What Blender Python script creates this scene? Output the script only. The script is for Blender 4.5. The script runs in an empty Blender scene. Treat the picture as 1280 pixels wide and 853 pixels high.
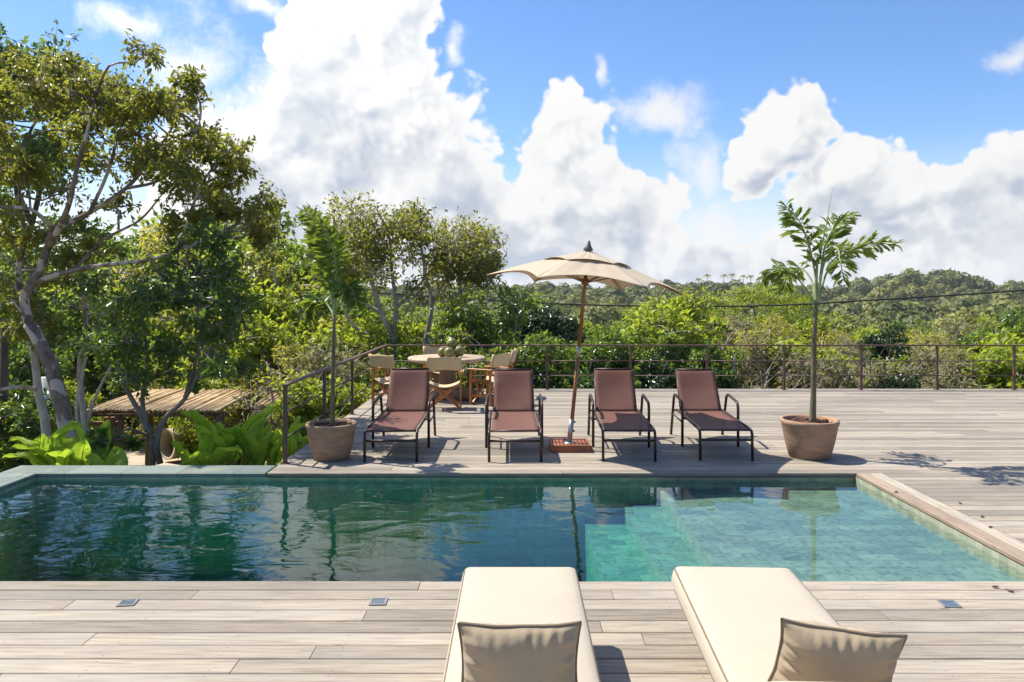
import bpy, math, random
import numpy as np
from mathutils import Vector, Matrix

# ------------------------------------------------------------------ camera, sky, sun, exposure
scene = bpy.context.scene
COL = scene.collection
EYE, F, VX, VY = 1.9, 940.0, 645.0, 368.0          # eye height, focal length and vanishing point in photo pixels
cam_d = bpy.data.cameras.new('camera')
cam = bpy.data.objects.new('camera', cam_d); COL.objects.link(cam)
cam.location = (0, 0, EYE); cam.rotation_euler = (math.radians(90), 0, 0)
cam_d.sensor_width = 36.0; cam_d.lens = 36.0 * F / 1280
cam_d.shift_x = -5 / 1280; cam_d.shift_y = -58.5 / 1280
cam_d.clip_start = 0.05; cam_d.clip_end = 8000
scene.camera = cam
scene.view_settings.view_transform = 'Standard'; scene.view_settings.look = 'None'
scene.view_settings.gamma = 1.0; scene.view_settings.use_curve_mapping = False
scene.view_settings.exposure = 0.86
scene.cycles.max_bounces = 7; scene.cycles.diffuse_bounces = 3; scene.cycles.glossy_bounces = 3
scene.cycles.transmission_bounces = 4; scene.cycles.transparent_max_bounces = 16
scene.cycles.use_denoising = True
scene.cycles.caustics_reflective = False; scene.cycles.caustics_refractive = False

HAZE = 0.00018
SUN_DIR = Vector((-1.45, 0.70, 2.4)).normalized()   # towards the sun
SUN_EL = math.asin(SUN_DIR.z); SUN_AZ = math.atan2(SUN_DIR.x, SUN_DIR.y)
sun_d = bpy.data.lights.new('sun', 'SUN'); sun_d.energy = 4.6; sun_d.angle = math.radians(0.55)
sun_d.color = (1.0, 0.94, 0.83)
sun = bpy.data.objects.new('sun', sun_d); COL.objects.link(sun)
sun.rotation_euler = (-SUN_DIR).to_track_quat('-Z', 'Y').to_euler(); sun.location = (-20, 10, 40)

class NT:
    """small node helper"""
    def __init__(s, tree): s.t = tree; s.n = tree.nodes; s.l = tree.links
    def node(s, typ, **kw):
        nd = s.n.new(typ)
        for k, v in kw.items(): setattr(nd, k, v)
        return nd
    def put(s, sock, v):
        if isinstance(v, bpy.types.NodeSocket): s.l.new(v, sock)
        else: sock.default_value = v
    def math(s, op, a, b=0.0, c=0.0, clamp=False):
        nd = s.node('ShaderNodeMath', operation=op, use_clamp=clamp)
        s.put(nd.inputs[0], a); s.put(nd.inputs[1], b); s.put(nd.inputs[2], c)
        return nd.outputs[0]
    def vmath(s, op, a, b=(0, 0, 0), scale=1.0):
        nd = s.node('ShaderNodeVectorMath', operation=op)
        s.put(nd.inputs[0], a); s.put(nd.inputs[1], b)
        if op == 'SCALE': s.put(nd.inputs['Scale'], scale)
        return nd.outputs['Value'] if op in ('LENGTH', 'DOT_PRODUCT') else nd.outputs['Vector']
    def mapping(s, v, loc=(0, 0, 0), rot=(0, 0, 0), sc=(1, 1, 1)):
        nd = s.node('ShaderNodeMapping'); s.put(nd.inputs['Vector'], v)
        nd.inputs['Location'].default_value = loc; nd.inputs['Rotation'].default_value = rot; nd.inputs['Scale'].default_value = sc
        return nd.outputs[0]
    def noise(s, v, scale=5, detail=4, rough=0.55, dist=0.0, out='Fac'):
        nd = s.node('ShaderNodeTexNoise')
        if v is not None: s.put(nd.inputs['Vector'], v)
        nd.inputs['Scale'].default_value = scale; nd.inputs['Detail'].default_value = detail
        nd.inputs['Roughness'].default_value = rough; nd.inputs['Distortion'].default_value = dist
        return nd.outputs[out]
    def step(s, v, a, b, lo=0.0, hi=1.0):
        nd = s.node('ShaderNodeMapRange', interpolation_type='SMOOTHSTEP')
        s.put(nd.inputs[0], v)
        for i, x in enumerate((a, b, lo, hi)): s.put(nd.inputs[i + 1], x)
        return nd.outputs[0]
    def mix(s, f, a, b, blend='MIX'):
        nd = s.node('ShaderNodeMix', data_type='RGBA', blend_type=blend)
        s.put(nd.inputs['Factor'], f)
        s.put(nd.inputs[6], a if isinstance(a, bpy.types.NodeSocket) else (*a, 1.0))
        s.put(nd.inputs[7], b if isinstance(b, bpy.types.NodeSocket) else (*b, 1.0))
        return nd.outputs[2]
    def bump(s, h, strength=0.3, dist=0.01):
        nd = s.node('ShaderNodeBump'); s.put(nd.inputs['Height'], h)
        nd.inputs['Strength'].default_value = strength; nd.inputs['Distance'].default_value = dist
        return nd.outputs[0]

def make_world():
    w = bpy.data.worlds.new('World'); scene.world = w; w.use_nodes = True
    N = NT(w.node_tree); N.n.clear()
    sky = N.node('ShaderNodeTexSky', sky_type='NISHITA', sun_disc=False)
    sky.sun_elevation = SUN_EL; sky.sun_rotation = SUN_AZ
    sky.air_density = 1.0; sky.dust_density = 0.35; sky.ozone_density = 2.2
    hs = N.node('ShaderNodeHueSaturation'); hs.inputs['Saturation'].default_value = 1.12
    hs.inputs['Value'].default_value = 1.0
    N.l.new(N.mix(1.0, sky.outputs[0], (0.84, 0.89, 1.02), 'MULTIPLY'), hs.inputs['Color'])
    bg_sky = N.node('ShaderNodeBackground'); N.l.new(hs.outputs[0], bg_sky.inputs[0]); bg_sky.inputs[1].default_value = 0.104
    tc = N.node('ShaderNodeTexCoord').outputs['Generated']
    d = N.vmath('NORMALIZE', tc)
    sp = N.node('ShaderNodeSeparateXYZ'); N.l.new(d, sp.inputs[0])
    az = N.math('ARCTAN2', sp.outputs[0], sp.outputs[1]); el = N.math('ARCSINE', sp.outputs[2])
    cb = N.node('ShaderNodeCombineXYZ'); N.l.new(az, cb.inputs[0]); N.l.new(el, cb.inputs[1])
    # billowing edges: octaves of warp on the direction, then lobed detail
    def warped(vec, dirv):
        for scale, amp in ((5, 0.085), (14, 0.050), (40, 0.022)):
            n = N.noise(dirv, scale, 2, 0.5, 0, 'Color')
            vec = N.vmath('ADD', vec, N.vmath('SCALE', N.vmath('SUBTRACT', n, (0.5, 0.5, 0.5)), scale=amp))
        return vec
    def ang(px, py):
        U = (px - VX) / F; V = (VY - py) / F
        return math.atan(U), math.atan(V / math.sqrt(1 + U * U))
    def field(blobs, k, v):
        cur = None
        for cx, cy, rx, ry in blobs:
            a, e = ang(cx, cy)
            ra, re = rx / F * math.cos(a) ** 2 + 1e-3, ry / F * math.cos(a)
            m = N.mapping(v, (-a / ra, -e / re, 0), (0, 0, 0), (1 / ra, 1 / re, 0))
            L = N.vmath('LENGTH', m)
            cur = L if cur is None else N.math('SMOOTH_MIN', cur, L, k)
        return N.math('SUBTRACT', 1.0, cur)
    body = [(425, 205, 80, 65), (940, 200, 50, 60), (1180, 240, 120, 62), (715, 190, 75, 75), (770, 255, 75, 60), (640, 260, 80, 60), (330, 190, 120, 90), (405, 115, 75, 70), (520, 240, 110, 80), (1130, 255, 110, 62), (560, 320, 280, 75), (1180, 325, 280, 65), (880, 330, 140, 50), (430, 40, 90, 60), (490, 25, 80, 120), (505, 160, 105, 120), (400, 75, 80, 70), (265, 215, 120, 80), (400, 275, 240, 100), (590, 235, 75, 75),
            (700, 225, 72, 105), (640, 310, 200, 85), (785, 275, 70, 75), (850, 335, 200, 45), (985, 165, 70, 72),
            (1060, 235, 130, 65), (1235, 225, 120, 60), (1130, 310, 300, 75), (1500, 180, 200, 140), 
            (-150, 150, 160, 120), (0, 330, 500, 60), (440, -150, 130, 120), (1700, 330, 500, 50), (-900, 260, 500, 120), (100, -330, 260, 120), (-350, -520, 380, 220), (420, -700, 360, 220), (900, -420, 260, 110)]
    thin = [(1268, 84, 50, 24), (345, 130, 70, 70), (225, 130, 60, 60), (225, 80, 75, 70), (290, 150, 110, 60), (820, 130, 60, 24), (872, 195, 36, 52), (752, 90, 9, 16), (900, 270, 70, 55), (568, 60, 12, 16), (330, 8, 40, 14), (990, 320, 500, 60), (160, 20, 60, 30)]
    grey = [(440, 185, 60, 60), (580, 255, 65, 45), (690, 325, 140, 42), (750, 285, 70, 40), (990, 215, 80, 25),
            (1080, 290, 150, 40), (1210, 285, 130, 30), (905, 320, 90, 30), (330, 255, 70, 50), (380, 150, 45, 40), (1240, 240, 70, 18)]
    def billow(dirv):
        w = N.vmath('ADD', dirv, N.vmath('SCALE', N.vmath('SUBTRACT', N.noise(dirv, 12, 2, 0.6, 0, 'Color'), (0.5, 0.5, 0.5)), scale=0.045))
        tot = None
        for sc, am in ((13, 0.40), (31, 0.22), (75, 0.11)):
            vo = N.node('ShaderNodeTexVoronoi', feature='F1'); vo.inputs['Scale'].default_value = sc
            N.put(vo.inputs['Vector'], w)
            t = N.math('MULTIPLY', N.math('SUBTRACT', 0.42, vo.outputs['Distance']), am * 2.0)
            tot = t if tot is None else N.math('ADD', tot, t)
        return tot
    v0 = cb.outputs[0]
    vw = warped(v0, d)
    fine = N.math('MULTIPLY', N.math('SUBTRACT', N.noise(d, 26, 6, 0.62), 0.5), 0.30)
    def height(vec, dirv):
        b = billow(dirv)
        return N.math('ADD', N.math('ADD', field(body, 0.12, vec), N.math('MULTIPLY', b, 0.85)), fine), b
    dens, b0 = height(vw, d)
    # the same field a little nearer to the sun (up and to the left): its slope lights the billows
    d2 = N.vmath('NORMALIZE', N.vmath('ADD', d, (-0.011, 0.0, 0.016)))
    dens2, b2 = height(N.vmath('ADD', vw, (-0.011, 0.016, 0)), d2)
    slope = N.math('SUBTRACT', dens, dens2)
    G = field(grey, 0.2, vw)
    Th = field(thin, 0.1, vw)
    mask1 = N.step(dens, -0.05, 0.11)
    wisp = N.noise(d, 13, 6, 0.70, 0.3)
    td = N.math('ADD', Th, N.math('MULTIPLY', N.math('SUBTRACT', wisp, 0.5), 2.0))
    mask2 = N.step(td, -0.2, 0.95, 0, 0.9)
    hz = N.step(el, 0.02, 0.20, 0.9, 0.0)
    mask = N.math('MAXIMUM', N.math('MAXIMUM', mask1, mask2), hz)
    base = N.step(N.math('ADD', G, N.math('MULTIPLY', N.math('SUBTRACT', N.noise(d, 10, 6, 0.62), 0.5), 1.5)), -0.35, 0.9, 0.0, 0.62)
    shade = N.math('SUBTRACT', base, N.math('MULTIPLY', slope, 1.15))
    shade = N.math('ADD', shade, N.step(b0, 0.10, -0.28, 0.0, 0.30))
    shade = N.math('MULTIPLY', N.math('MAXIMUM', shade, 0.0), N.step(dens, 0.02, 0.45), clamp=True)
    ccol = N.mix(shade, (1.0, 0.995, 0.985), (0.53, 0.595, 0.70))
    bg_c = N.node('ShaderNodeBackground'); N.l.new(ccol, bg_c.inputs[0])
    sd = N.math('MAXIMUM', N.vmath('DOT_PRODUCT', d, tuple(SUN_DIR)), 0.0)
    N.put(bg_c.inputs[1], N.math('ADD', 0.53, N.math('MULTIPLY', N.math('POWER', sd, 5.0), 1.3)))   # clouds glow towards the sun
    ms = N.node('ShaderNodeMixShader'); N.l.new(mask, ms.inputs[0]); N.l.new(bg_sky.outputs[0], ms.inputs[1]); N.l.new(bg_c.outputs[0], ms.inputs[2])
    out = N.node('ShaderNodeOutputWorld'); N.l.new(ms.outputs[0], out.inputs[0])
make_world()

# ------------------------------------------------------------------ helpers
def P(px, py, Y):
    """the point seen at a photo pixel, at distance Y (used to read positions off the photograph)"""
    return Vector(((px - VX) * Y / F, Y, EYE - (py - VY) * Y / F))

def tag(o, label=None, cat=None, group=None, kind=None):
    if label: o['label'] = label
    if cat: o['category'] = cat
    if group: o['group'] = group
    if kind: o['kind'] = kind
    return o

def thing(name, label, cat, loc=(0, 0, 0), rz=0.0, group=None):
    o = bpy.data.objects.new(name, None); COL.objects.link(o)
    o.location = loc; o.rotation_euler = (0, 0, rz); o.empty_display_size = 0.2
    return tag(o, label, cat, group)

KIDS = {}
def link_child(o, parent):
    o.parent = parent
    KIDS.setdefault(parent.name, []).append(o)

def copy_tree(o, parent=None):
    c = o.copy(); COL.objects.link(c)
    if parent: link_child(c, parent)
    for ch in KIDS.get(o.name, []): copy_tree(ch, c)
    return c

def catmull(pts, n=6):
    pts = [Vector(p) for p in pts]
    if len(pts) < 3: return pts
    ext = [pts[0] * 2 - pts[1]] + pts + [pts[-1] * 2 - pts[-2]]
    out = []
    for i in range(1, len(ext) - 2):
        a, b, c, d = ext[i - 1:i + 3]
        for k in range(n):
            t = k / n
            out.append(0.5 * ((2 * b) + (c - a) * t + (2 * a - 5 * b + 4 * c - d) * t * t + (3 * b - a - 3 * c + d) * t ** 3))
    out.append(pts[-1])
    return out

def rounded(pts, r, n=5):
    """polyline with its corners rounded"""
    pts = [Vector(p) for p in pts]; out = [pts[0]]
    for i in range(1, len(pts) - 1):
        a, b, c = pts[i - 1:i + 2]
        d1 = (a - b); d2 = (c - b); q = min(r, d1.length * .49, d2.length * .49)
        p1 = b + d1.normalized() * q; p2 = b + d2.normalized() * q
        for k in range(n + 1):
            t = k / n
            out.append(p1 * (1 - t) ** 2 + b * 2 * t * (1 - t) + p2 * t * t)
    out.append(pts[-1]); return out

class MB:
    def __init__(s): s.v = []; s.f = []; s.sm = []
    def add(s, vs, fs, smooth=False):
        b = len(s.v); s.v += [tuple(x) for x in vs]; s.f += [tuple(i + b for i in f) for f in fs]; s.sm += [smooth] * len(fs)
        return s
    def box(s, lo, hi, ch=0.0, M=None):
        x0, y0, z0 = lo; x1, y1, z1 = hi
        if ch <= 0:
            vs = [(x0, y0, z0), (x1, y0, z0), (x1, y1, z0), (x0, y1, z0), (x0, y0, z1), (x1, y0, z1), (x1, y1, z1), (x0, y1, z1)]
            fs = [(0, 3, 2, 1), (4, 5, 6, 7), (0, 1, 5, 4), (1, 2, 6, 5), (2, 3, 7, 6), (3, 0, 4, 7)]
        else:
            c = min(ch, (x1 - x0) * .45, (y1 - y0) * .45, (z1 - z0) * .45); vs = []; fs = []
            rings = [(z0, c), (z0 + c, 0), (z1 - c, 0), (z1, c)]
            for z, i in rings:
                vs += [(x0 + i + (c if i == 0 else 0), y0 + i, z), (x1 - i - (c if i == 0 else 0), y0 + i, z), (x1 - i, y0 + i + (c if i == 0 else 0), z), (x1 - i, y1 - i - (c if i == 0 else 0), z),
                       (x1 - i - (c if i == 0 else 0), y1 - i, z), (x0 + i + (c if i == 0 else 0), y1 - i, z), (x0 + i, y1 - i - (c if i == 0 else 0), z), (x0 + i, y0 + i + (c if i == 0 else 0), z)]
            for r in range(3):
                for k in range(8):
                    fs.append((r * 8 + k, r * 8 + (k + 1) % 8, r * 8 + 8 + (k + 1) % 8, r * 8 + 8 + k))
            fs.append(tuple(range(7, -1, -1))); fs.append(tuple(range(24, 32)))
        if M is not None: vs = [M @ Vector(v) for v in vs]
        return s.add(vs, fs)
    def tube(s, pts, rad, n=8, cap=True, smooth=True, sx=1.0):
        pts = [Vector(p) for p in pts]; m = len(pts)
        rad = [rad] * m if not hasattr(rad, '__len__') else list(rad)
        if len(rad) != m:
            rad = list(np.interp(np.linspace(0, 1, m), np.linspace(0, 1, len(rad)), rad))
        vs = []; fs = []; t0 = (pts[1] - pts[0]).normalized()
        u = t0.orthogonal().normalized()
        if abs(t0.x) < 0.9:
            u = (Vector((1, 0, 0)) - t0 * t0.x).normalized()
        for i, p in enumerate(pts):
            t = (pts[min(i + 1, m - 1)] - pts[max(i - 1, 0)])
            if t.length < 1e-9: t = t0
            t = t.normalized()
            u = (u - t * u.dot(t)); u = u.normalized() if u.length > 1e-6 else t.orthogonal().normalized()
            w = t.cross(u)
            for k in range(n):
                a = 2 * math.pi * (k + .5) / n
                vs.append(p + (u * math.cos(a) * sx + w * math.sin(a)) * rad[i])
        for i in range(m - 1):
            for k in range(n):
                fs.append((i * n + k, i * n + (k + 1) % n, (i + 1) * n + (k + 1) % n, (i + 1) * n + k))
        if cap:
            fs.append(tuple(range(n - 1, -1, -1))); fs.append(tuple((m - 1) * n + k for k in range(n)))
        return s.add(vs, fs, smooth)
    def bar(s, a, b, w, h):
        """rectangular bar between two points, w across, h vertical-ish"""
        a = Vector(a); b = Vector(b); t = (b - a).normalized()
        up = Vector((0, 0, 1)) if abs(t.z) < 0.95 else Vector((0, 1, 0))
        sd = t.cross(up).normalized(); u = sd.cross(t).normalized()
        vs = []
        for p in (a, b):
            for i, j in ((-1, -1), (1, -1), (1, 1), (-1, 1)): vs.append(p + sd * i * w / 2 + u * j * h / 2)
        return s.add(vs, [(3, 2, 1, 0), (4, 5, 6, 7), (0, 1, 5, 4), (1, 2, 6, 5), (2, 3, 7, 6), (3, 0, 4, 7)])
    def lathe(s, prof, n=32, wob=None, c=(0, 0, 0)):
        vs = []; fs = []; m = len(prof)
        for r, z in prof:
            for k in range(n):
                a = 2 * math.pi * k / n; q = r * (1 + (wob(a, z) if wob else 0))
                vs.append((c[0] + q * math.cos(a), c[1] + q * math.sin(a), c[2] + z))
        for i in range(m - 1):
            for k in range(n): fs.append((i * n + k, i * n + (k + 1) % n, (i + 1) * n + (k + 1) % n, (i + 1) * n + k))
        return s.add(vs, fs, True)
    def grid(s, fn, nu, nv, smooth=True):
        vs = [fn(i / nu, j / nv) for j in range(nv + 1) for i in range(nu + 1)]
        fs = [(j * (nu + 1) + i, j * (nu + 1) + i + 1, (j + 1) * (nu + 1) + i + 1, (j + 1) * (nu + 1) + i) for j in range(nv) for i in range(nu)]
        return s.add(vs, fs, smooth)
    def build(s, name, m, parent=None):
        me = bpy.data.meshes.new(name); me.from_pydata(s.v, [], s.f)
        me.polygons.foreach_set('use_smooth', s.sm); me.update()
        if m: me.materials.append(m)
        o = bpy.data.objects.new(name, me); COL.objects.link(o)
        if parent: link_child(o, parent)
        return o

def solidify(o, th, off=0.0):
    md = o.modifiers.new('thickness', 'SOLIDIFY'); md.thickness = th; md.offset = off
    return o

def tri_object(name, V, T, m, parent=None, tone=None):
    """fast mesh from an (n,3) vertex array and an (m,3) triangle array"""
    me = bpy.data.meshes.new(name)
    me.vertices.add(len(V)); me.vertices.foreach_set('co', np.asarray(V, np.float32).ravel())
    T = np.asarray(T, np.int32)
    me.loops.add(T.size); me.loops.foreach_set('vertex_index', T.ravel())
    me.polygons.add(len(T)); me.polygons.foreach_set('loop_start', np.arange(0, T.size, 3, dtype=np.int32))
    me.polygons.foreach_set('loop_total', np.full(len(T), 3, np.int32))
    me.update(calc_edges=True)
    if tone is not None:
        at = me.attributes.new('tone', 'FLOAT', 'POINT'); at.data.foreach_set('value', np.asarray(tone, np.float32))
    me.materials.append(m)
    o = bpy.data.objects.new(name, me); COL.objects.link(o)
    if parent: link_child(o, parent)
    return o

# ------------------------------------------------------------------ materials
def new_mat(name):
    m = bpy.data.materials.new(name); m.use_nodes = True
    N = NT(m.node_tree); N.n.clear()
    out = N.node('ShaderNodeOutputMaterial')
    b = N.node('ShaderNodeBsdfPrincipled'); N.l.new(b.outputs[0], out.inputs[0])
    return m, N, b, out

def obj_coord(N): return N.node('ShaderNodeTexCoord').outputs['Object']

def simple(name, col, rough=0.6, var=0.12, nscale=6, bump=0.0, bscale=40, metal=0.0, sc=(1, 1, 1), spec=0.5, col2=None):
    m, N, b, out = new_mat(name)
    c = N.mapping(obj_coord(N), sc=sc)
    n = N.noise(c, nscale, 5, 0.6)
    c2 = col2 or tuple(x * (1 - 2.2 * var) for x in col)
    N.put(b.inputs['Base Color'], N.mix(N.step(n, 0.3, 0.7), col, c2))
    b.inputs['Roughness'].default_value = rough; b.inputs['Metallic'].default_value = metal
    b.inputs['Specular IOR Level'].default_value = spec
    if bump: N.put(b.inputs['Normal'], N.bump(N.noise(c, bscale, 4, 0.6), bump, 0.01))
    return m

def wood_deck(name, axis, light=1.0, tint=(1, 1, 1)):
    m, N, b, out = new_mat(name)
    rnd = N.node('ShaderNodeNewGeometry').outputs['Random Per Island']
    o = obj_coord(N)
    off = N.node('ShaderNodeCombineXYZ'); N.l.new(N.math('MULTIPLY', rnd, 37.0), off.inputs[0]); N.l.new(N.math('MULTIPLY', rnd, 91.0), off.inputs[2])
    c = N.vmath('ADD', o, off.outputs[0])
    sc = (1.3, 22, 8) if axis == 'x' else (22, 1.3, 8)
    grain = N.noise(N.mapping(c, sc=sc), 2.2, 7, 0.66, 0.25)
    sc2 = (0.5, 5, 3) if axis == 'x' else (5, 0.5, 3)
    blot = N.noise(N.mapping(c, sc=sc2), 1.6, 4, 0.6, 0.3)
    A = tuple(light * t * k for t, k in zip((0.372, 0.318, 0.248), tint)); B = tuple(light * t * k for t, k in zip((0.225, 0.186, 0.144), tint))
    C = tuple(light * t * k for t, k in zip((0.290, 0.266, 0.229), tint))
    col = N.mix(N.step(grain, 0.36, 0.70), A, B)
    col = N.mix(N.step(blot, 0.42, 0.68, 0, 0.55), col, C)
    tone = N.step(rnd, 0, 1, 0.70, 1.12)
    wide = N.noise(N.mapping(o, sc=(0.6, 1.0, 1) if axis == 'x' else (1, .6, 1)), 0.9, 4, 0.55)
    tone = N.math('MULTIPLY', tone, N.step(wide, 0.3, 0.72, 0.86, 1.06))
    vs = N.node('ShaderNodeVectorMath', operation='SCALE'); N.l.new(col, vs.inputs[0]); N.l.new(tone, vs.inputs['Scale'])
    # small knots and stains
    kn = N.node('ShaderNodeTexVoronoi'); kn.inputs['Scale'].default_value = 1.0
    N.put(kn.inputs['Vector'], N.mapping(c, sc=(1.6, 6, 1) if axis == 'x' else (6, 1.6, 1)))
    knot = N.step(kn.outputs['Distance'], 0.03, 0.075, 0.75, 0.0)
    if axis == 'x':                                   # screw heads in pairs over the joists
        sx = N.node('ShaderNodeSeparateXYZ'); N.l.new(o, sx.inputs[0])
        off_y = N.math('ADD', 4.98, N.math('MULTIPLY', N.math('GREATER_THAN', sx.outputs[1], 4.985), 7.972 - 4.98))
        yy = N.math('WRAP', N.math('SUBTRACT', sx.outputs[1], off_y), 0.152, 0.0)
        dy = N.math('SUBTRACT', N.math('ABSOLUTE', N.math('SUBTRACT', yy, 0.080)), 0.045)
        dx = N.math('SUBTRACT', N.math('WRAP', sx.outputs[0], 0.62, 0.0), 0.31)
        dist = N.math('SQRT', N.math('ADD', N.math('MULTIPLY', dx, dx), N.math('MULTIPLY', dy, dy)))
        knot = N.math('MAXIMUM', knot, N.step(dist, 0.0035, 0.006, 0.8, 0.0))
    b.inputs['Roughness'].default_value = 0.72; b.inputs['Specular IOR Level'].default_value = 0.3
    N.put(b.inputs['Base Color'], N.mix(knot, vs.outputs[0], (0.13, 0.09, 0.065)))
    N.put(b.inputs['Normal'], N.bump(grain, 0.35, 0.004))
    return m

def leaf_mat(name, a, b2, trans, rough=0.42, tmix=0.4, dry=None, use_tone=False):
    m, N, b, out = new_mat(name)
    rnd = N.node('ShaderNodeNewGeometry').outputs['Random Per Island']
    o = obj_coord(N)
    big = N.noise(o, 0.9, 3, 0.6)
    f = N.math('ADD', N.math('MULTIPLY', rnd, 0.65), N.math('MULTIPLY', N.step(big, 0.3, 0.7), 0.45), clamp=True)
    if use_tone:
        at = N.node('ShaderNodeAttribute', attribute_name='tone')
        f = N.math('ADD', N.math('MULTIPLY', at.outputs['Fac'], 0.75), N.math('MULTIPLY', rnd, 0.25), clamp=True)
    col = N.mix(f, a, b2)
    if dry: col = N.mix(N.step(N.math('FRACT', N.math('MULTIPLY', rnd, 17.3)), 0.86, 0.97), col, dry)
    N.put(b.inputs['Base Color'], col); b.inputs['Roughness'].default_value = rough
    b.inputs['Specular IOR Level'].default_value = 0.45
    tr = N.node('ShaderNodeBsdfTranslucent'); N.put(tr.inputs[0], N.mix(0.45, trans, col))
    ms = N.node('ShaderNodeMixShader'); ms.inputs[0].default_value = tmix
    N.l.new(b.outputs[0], ms.inputs[1]); N.l.new(tr.outputs[0], ms.inputs[2]); N.l.new(ms.outputs[0], out.inputs[0])
    return m

def bark_mat(name, a, b2, scale=6, spots=None):
    m, N, b, out = new_mat(name)
    o = obj_coord(N)
    n = N.noise(N.mapping(o, sc=(1, 1, 0.45)), scale, 6, 0.65, 0.3)
    col = N.mix(N.step(n, 0.38, 0.64), a, b2)
    if spots:
        s = N.noise(N.mapping(o, sc=(1, 1, 0.8)), 3.2, 2, 0.5, 0.5)
        col = N.mix(N.step(s, 0.54, 0.58), col, spots)
    N.put(b.inputs['Base Color'], col); b.inputs['Roughness'].default_value = 0.85
    N.put(b.inputs['Normal'], N.bump(n, 0.5, 0.02))
    return m

def stone_tiles(name, ax, size=(0.2, 0.1), cols=((0.30, 0.42, 0.36), (0.16, 0.28, 0.25)), mortar=(0.16, 0.22, 0.2), rough=0.5, gap=0.004, off=0.5):
    m, N, b, out = new_mat(name)
    o = obj_coord(N)
    rot = {'xy': (0, 0, 0), 'xz': (math.radians(-90), 0, 0), 'yz': (math.radians(-90), 0, math.radians(-90)), 'yx': (0, 0, math.radians(90))}[ax]
    if ax == 'yz':
        sp = N.node('ShaderNodeSeparateXYZ'); N.l.new(o, sp.inputs[0]); cb = N.node('ShaderNodeCombineXYZ')
        N.l.new(sp.outputs[1], cb.inputs[0]); N.l.new(sp.outputs[2], cb.inputs[1]); v = cb.outputs[0]
    elif ax == 'xz':
        sp = N.node('ShaderNodeSeparateXYZ'); N.l.new(o, sp.inputs[0]); cb = N.node('ShaderNodeCombineXYZ')
        N.l.new(sp.outputs[0], cb.inputs[0]); N.l.new(sp.outputs[2], cb.inputs[1]); v = cb.outputs[0]
    elif ax == 'yx':
        sp = N.node('ShaderNodeSeparateXYZ'); N.l.new(o, sp.inputs[0]); cb = N.node('ShaderNodeCombineXYZ')
        N.l.new(sp.outputs[1], cb.inputs[0]); N.l.new(sp.outputs[0], cb.inputs[1]); v = cb.outputs[0]
    else: v = o
    br = N.node('ShaderNodeTexBrick'); br.offset = off
    N.put(br.inputs['Vector'], v)
    br.inputs['Scale'].default_value = 1.0; br.inputs['Brick Width'].default_value = size[0]; br.inputs['Row Height'].default_value = size[1]
    br.inputs['Mortar Size'].default_value = gap; br.inputs['Mortar Smooth'].default_value = 0.1
    br.inputs['Color1'].default_value = (0, 0, 0, 1); br.inputs['Color2'].default_value = (1, 1, 1, 1); br.inputs['Mortar'].default_value = (0.5, 0.5, 0.5, 1)
    n = N.noise(o, 5, 5, 0.62)
    f = N.math('ADD', N.math('MULTIPLY', br.outputs['Color'], 0.75), N.math('MULTIPLY', N.math('SUBTRACT', n, 0.35), 0.8), clamp=True)
    col = N.mix(f, cols[0], cols[1])
    if len(cols) > 2: col = N.mix(N.step(N.noise(o, 2.3, 4, 0.6), 0.5, 0.72), col, cols[2])
    col = N.mix(br.outputs['Fac'], col, mortar)
    N.put(b.inputs['Base Color'], col); b.inputs['Roughness'].default_value = rough
    N.put(b.inputs['Normal'], N.bump(N.math('SUBTRACT', N.math('MULTIPLY', n, 0.4), br.outputs['Fac']), 0.4, 0.004))
    return m

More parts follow.
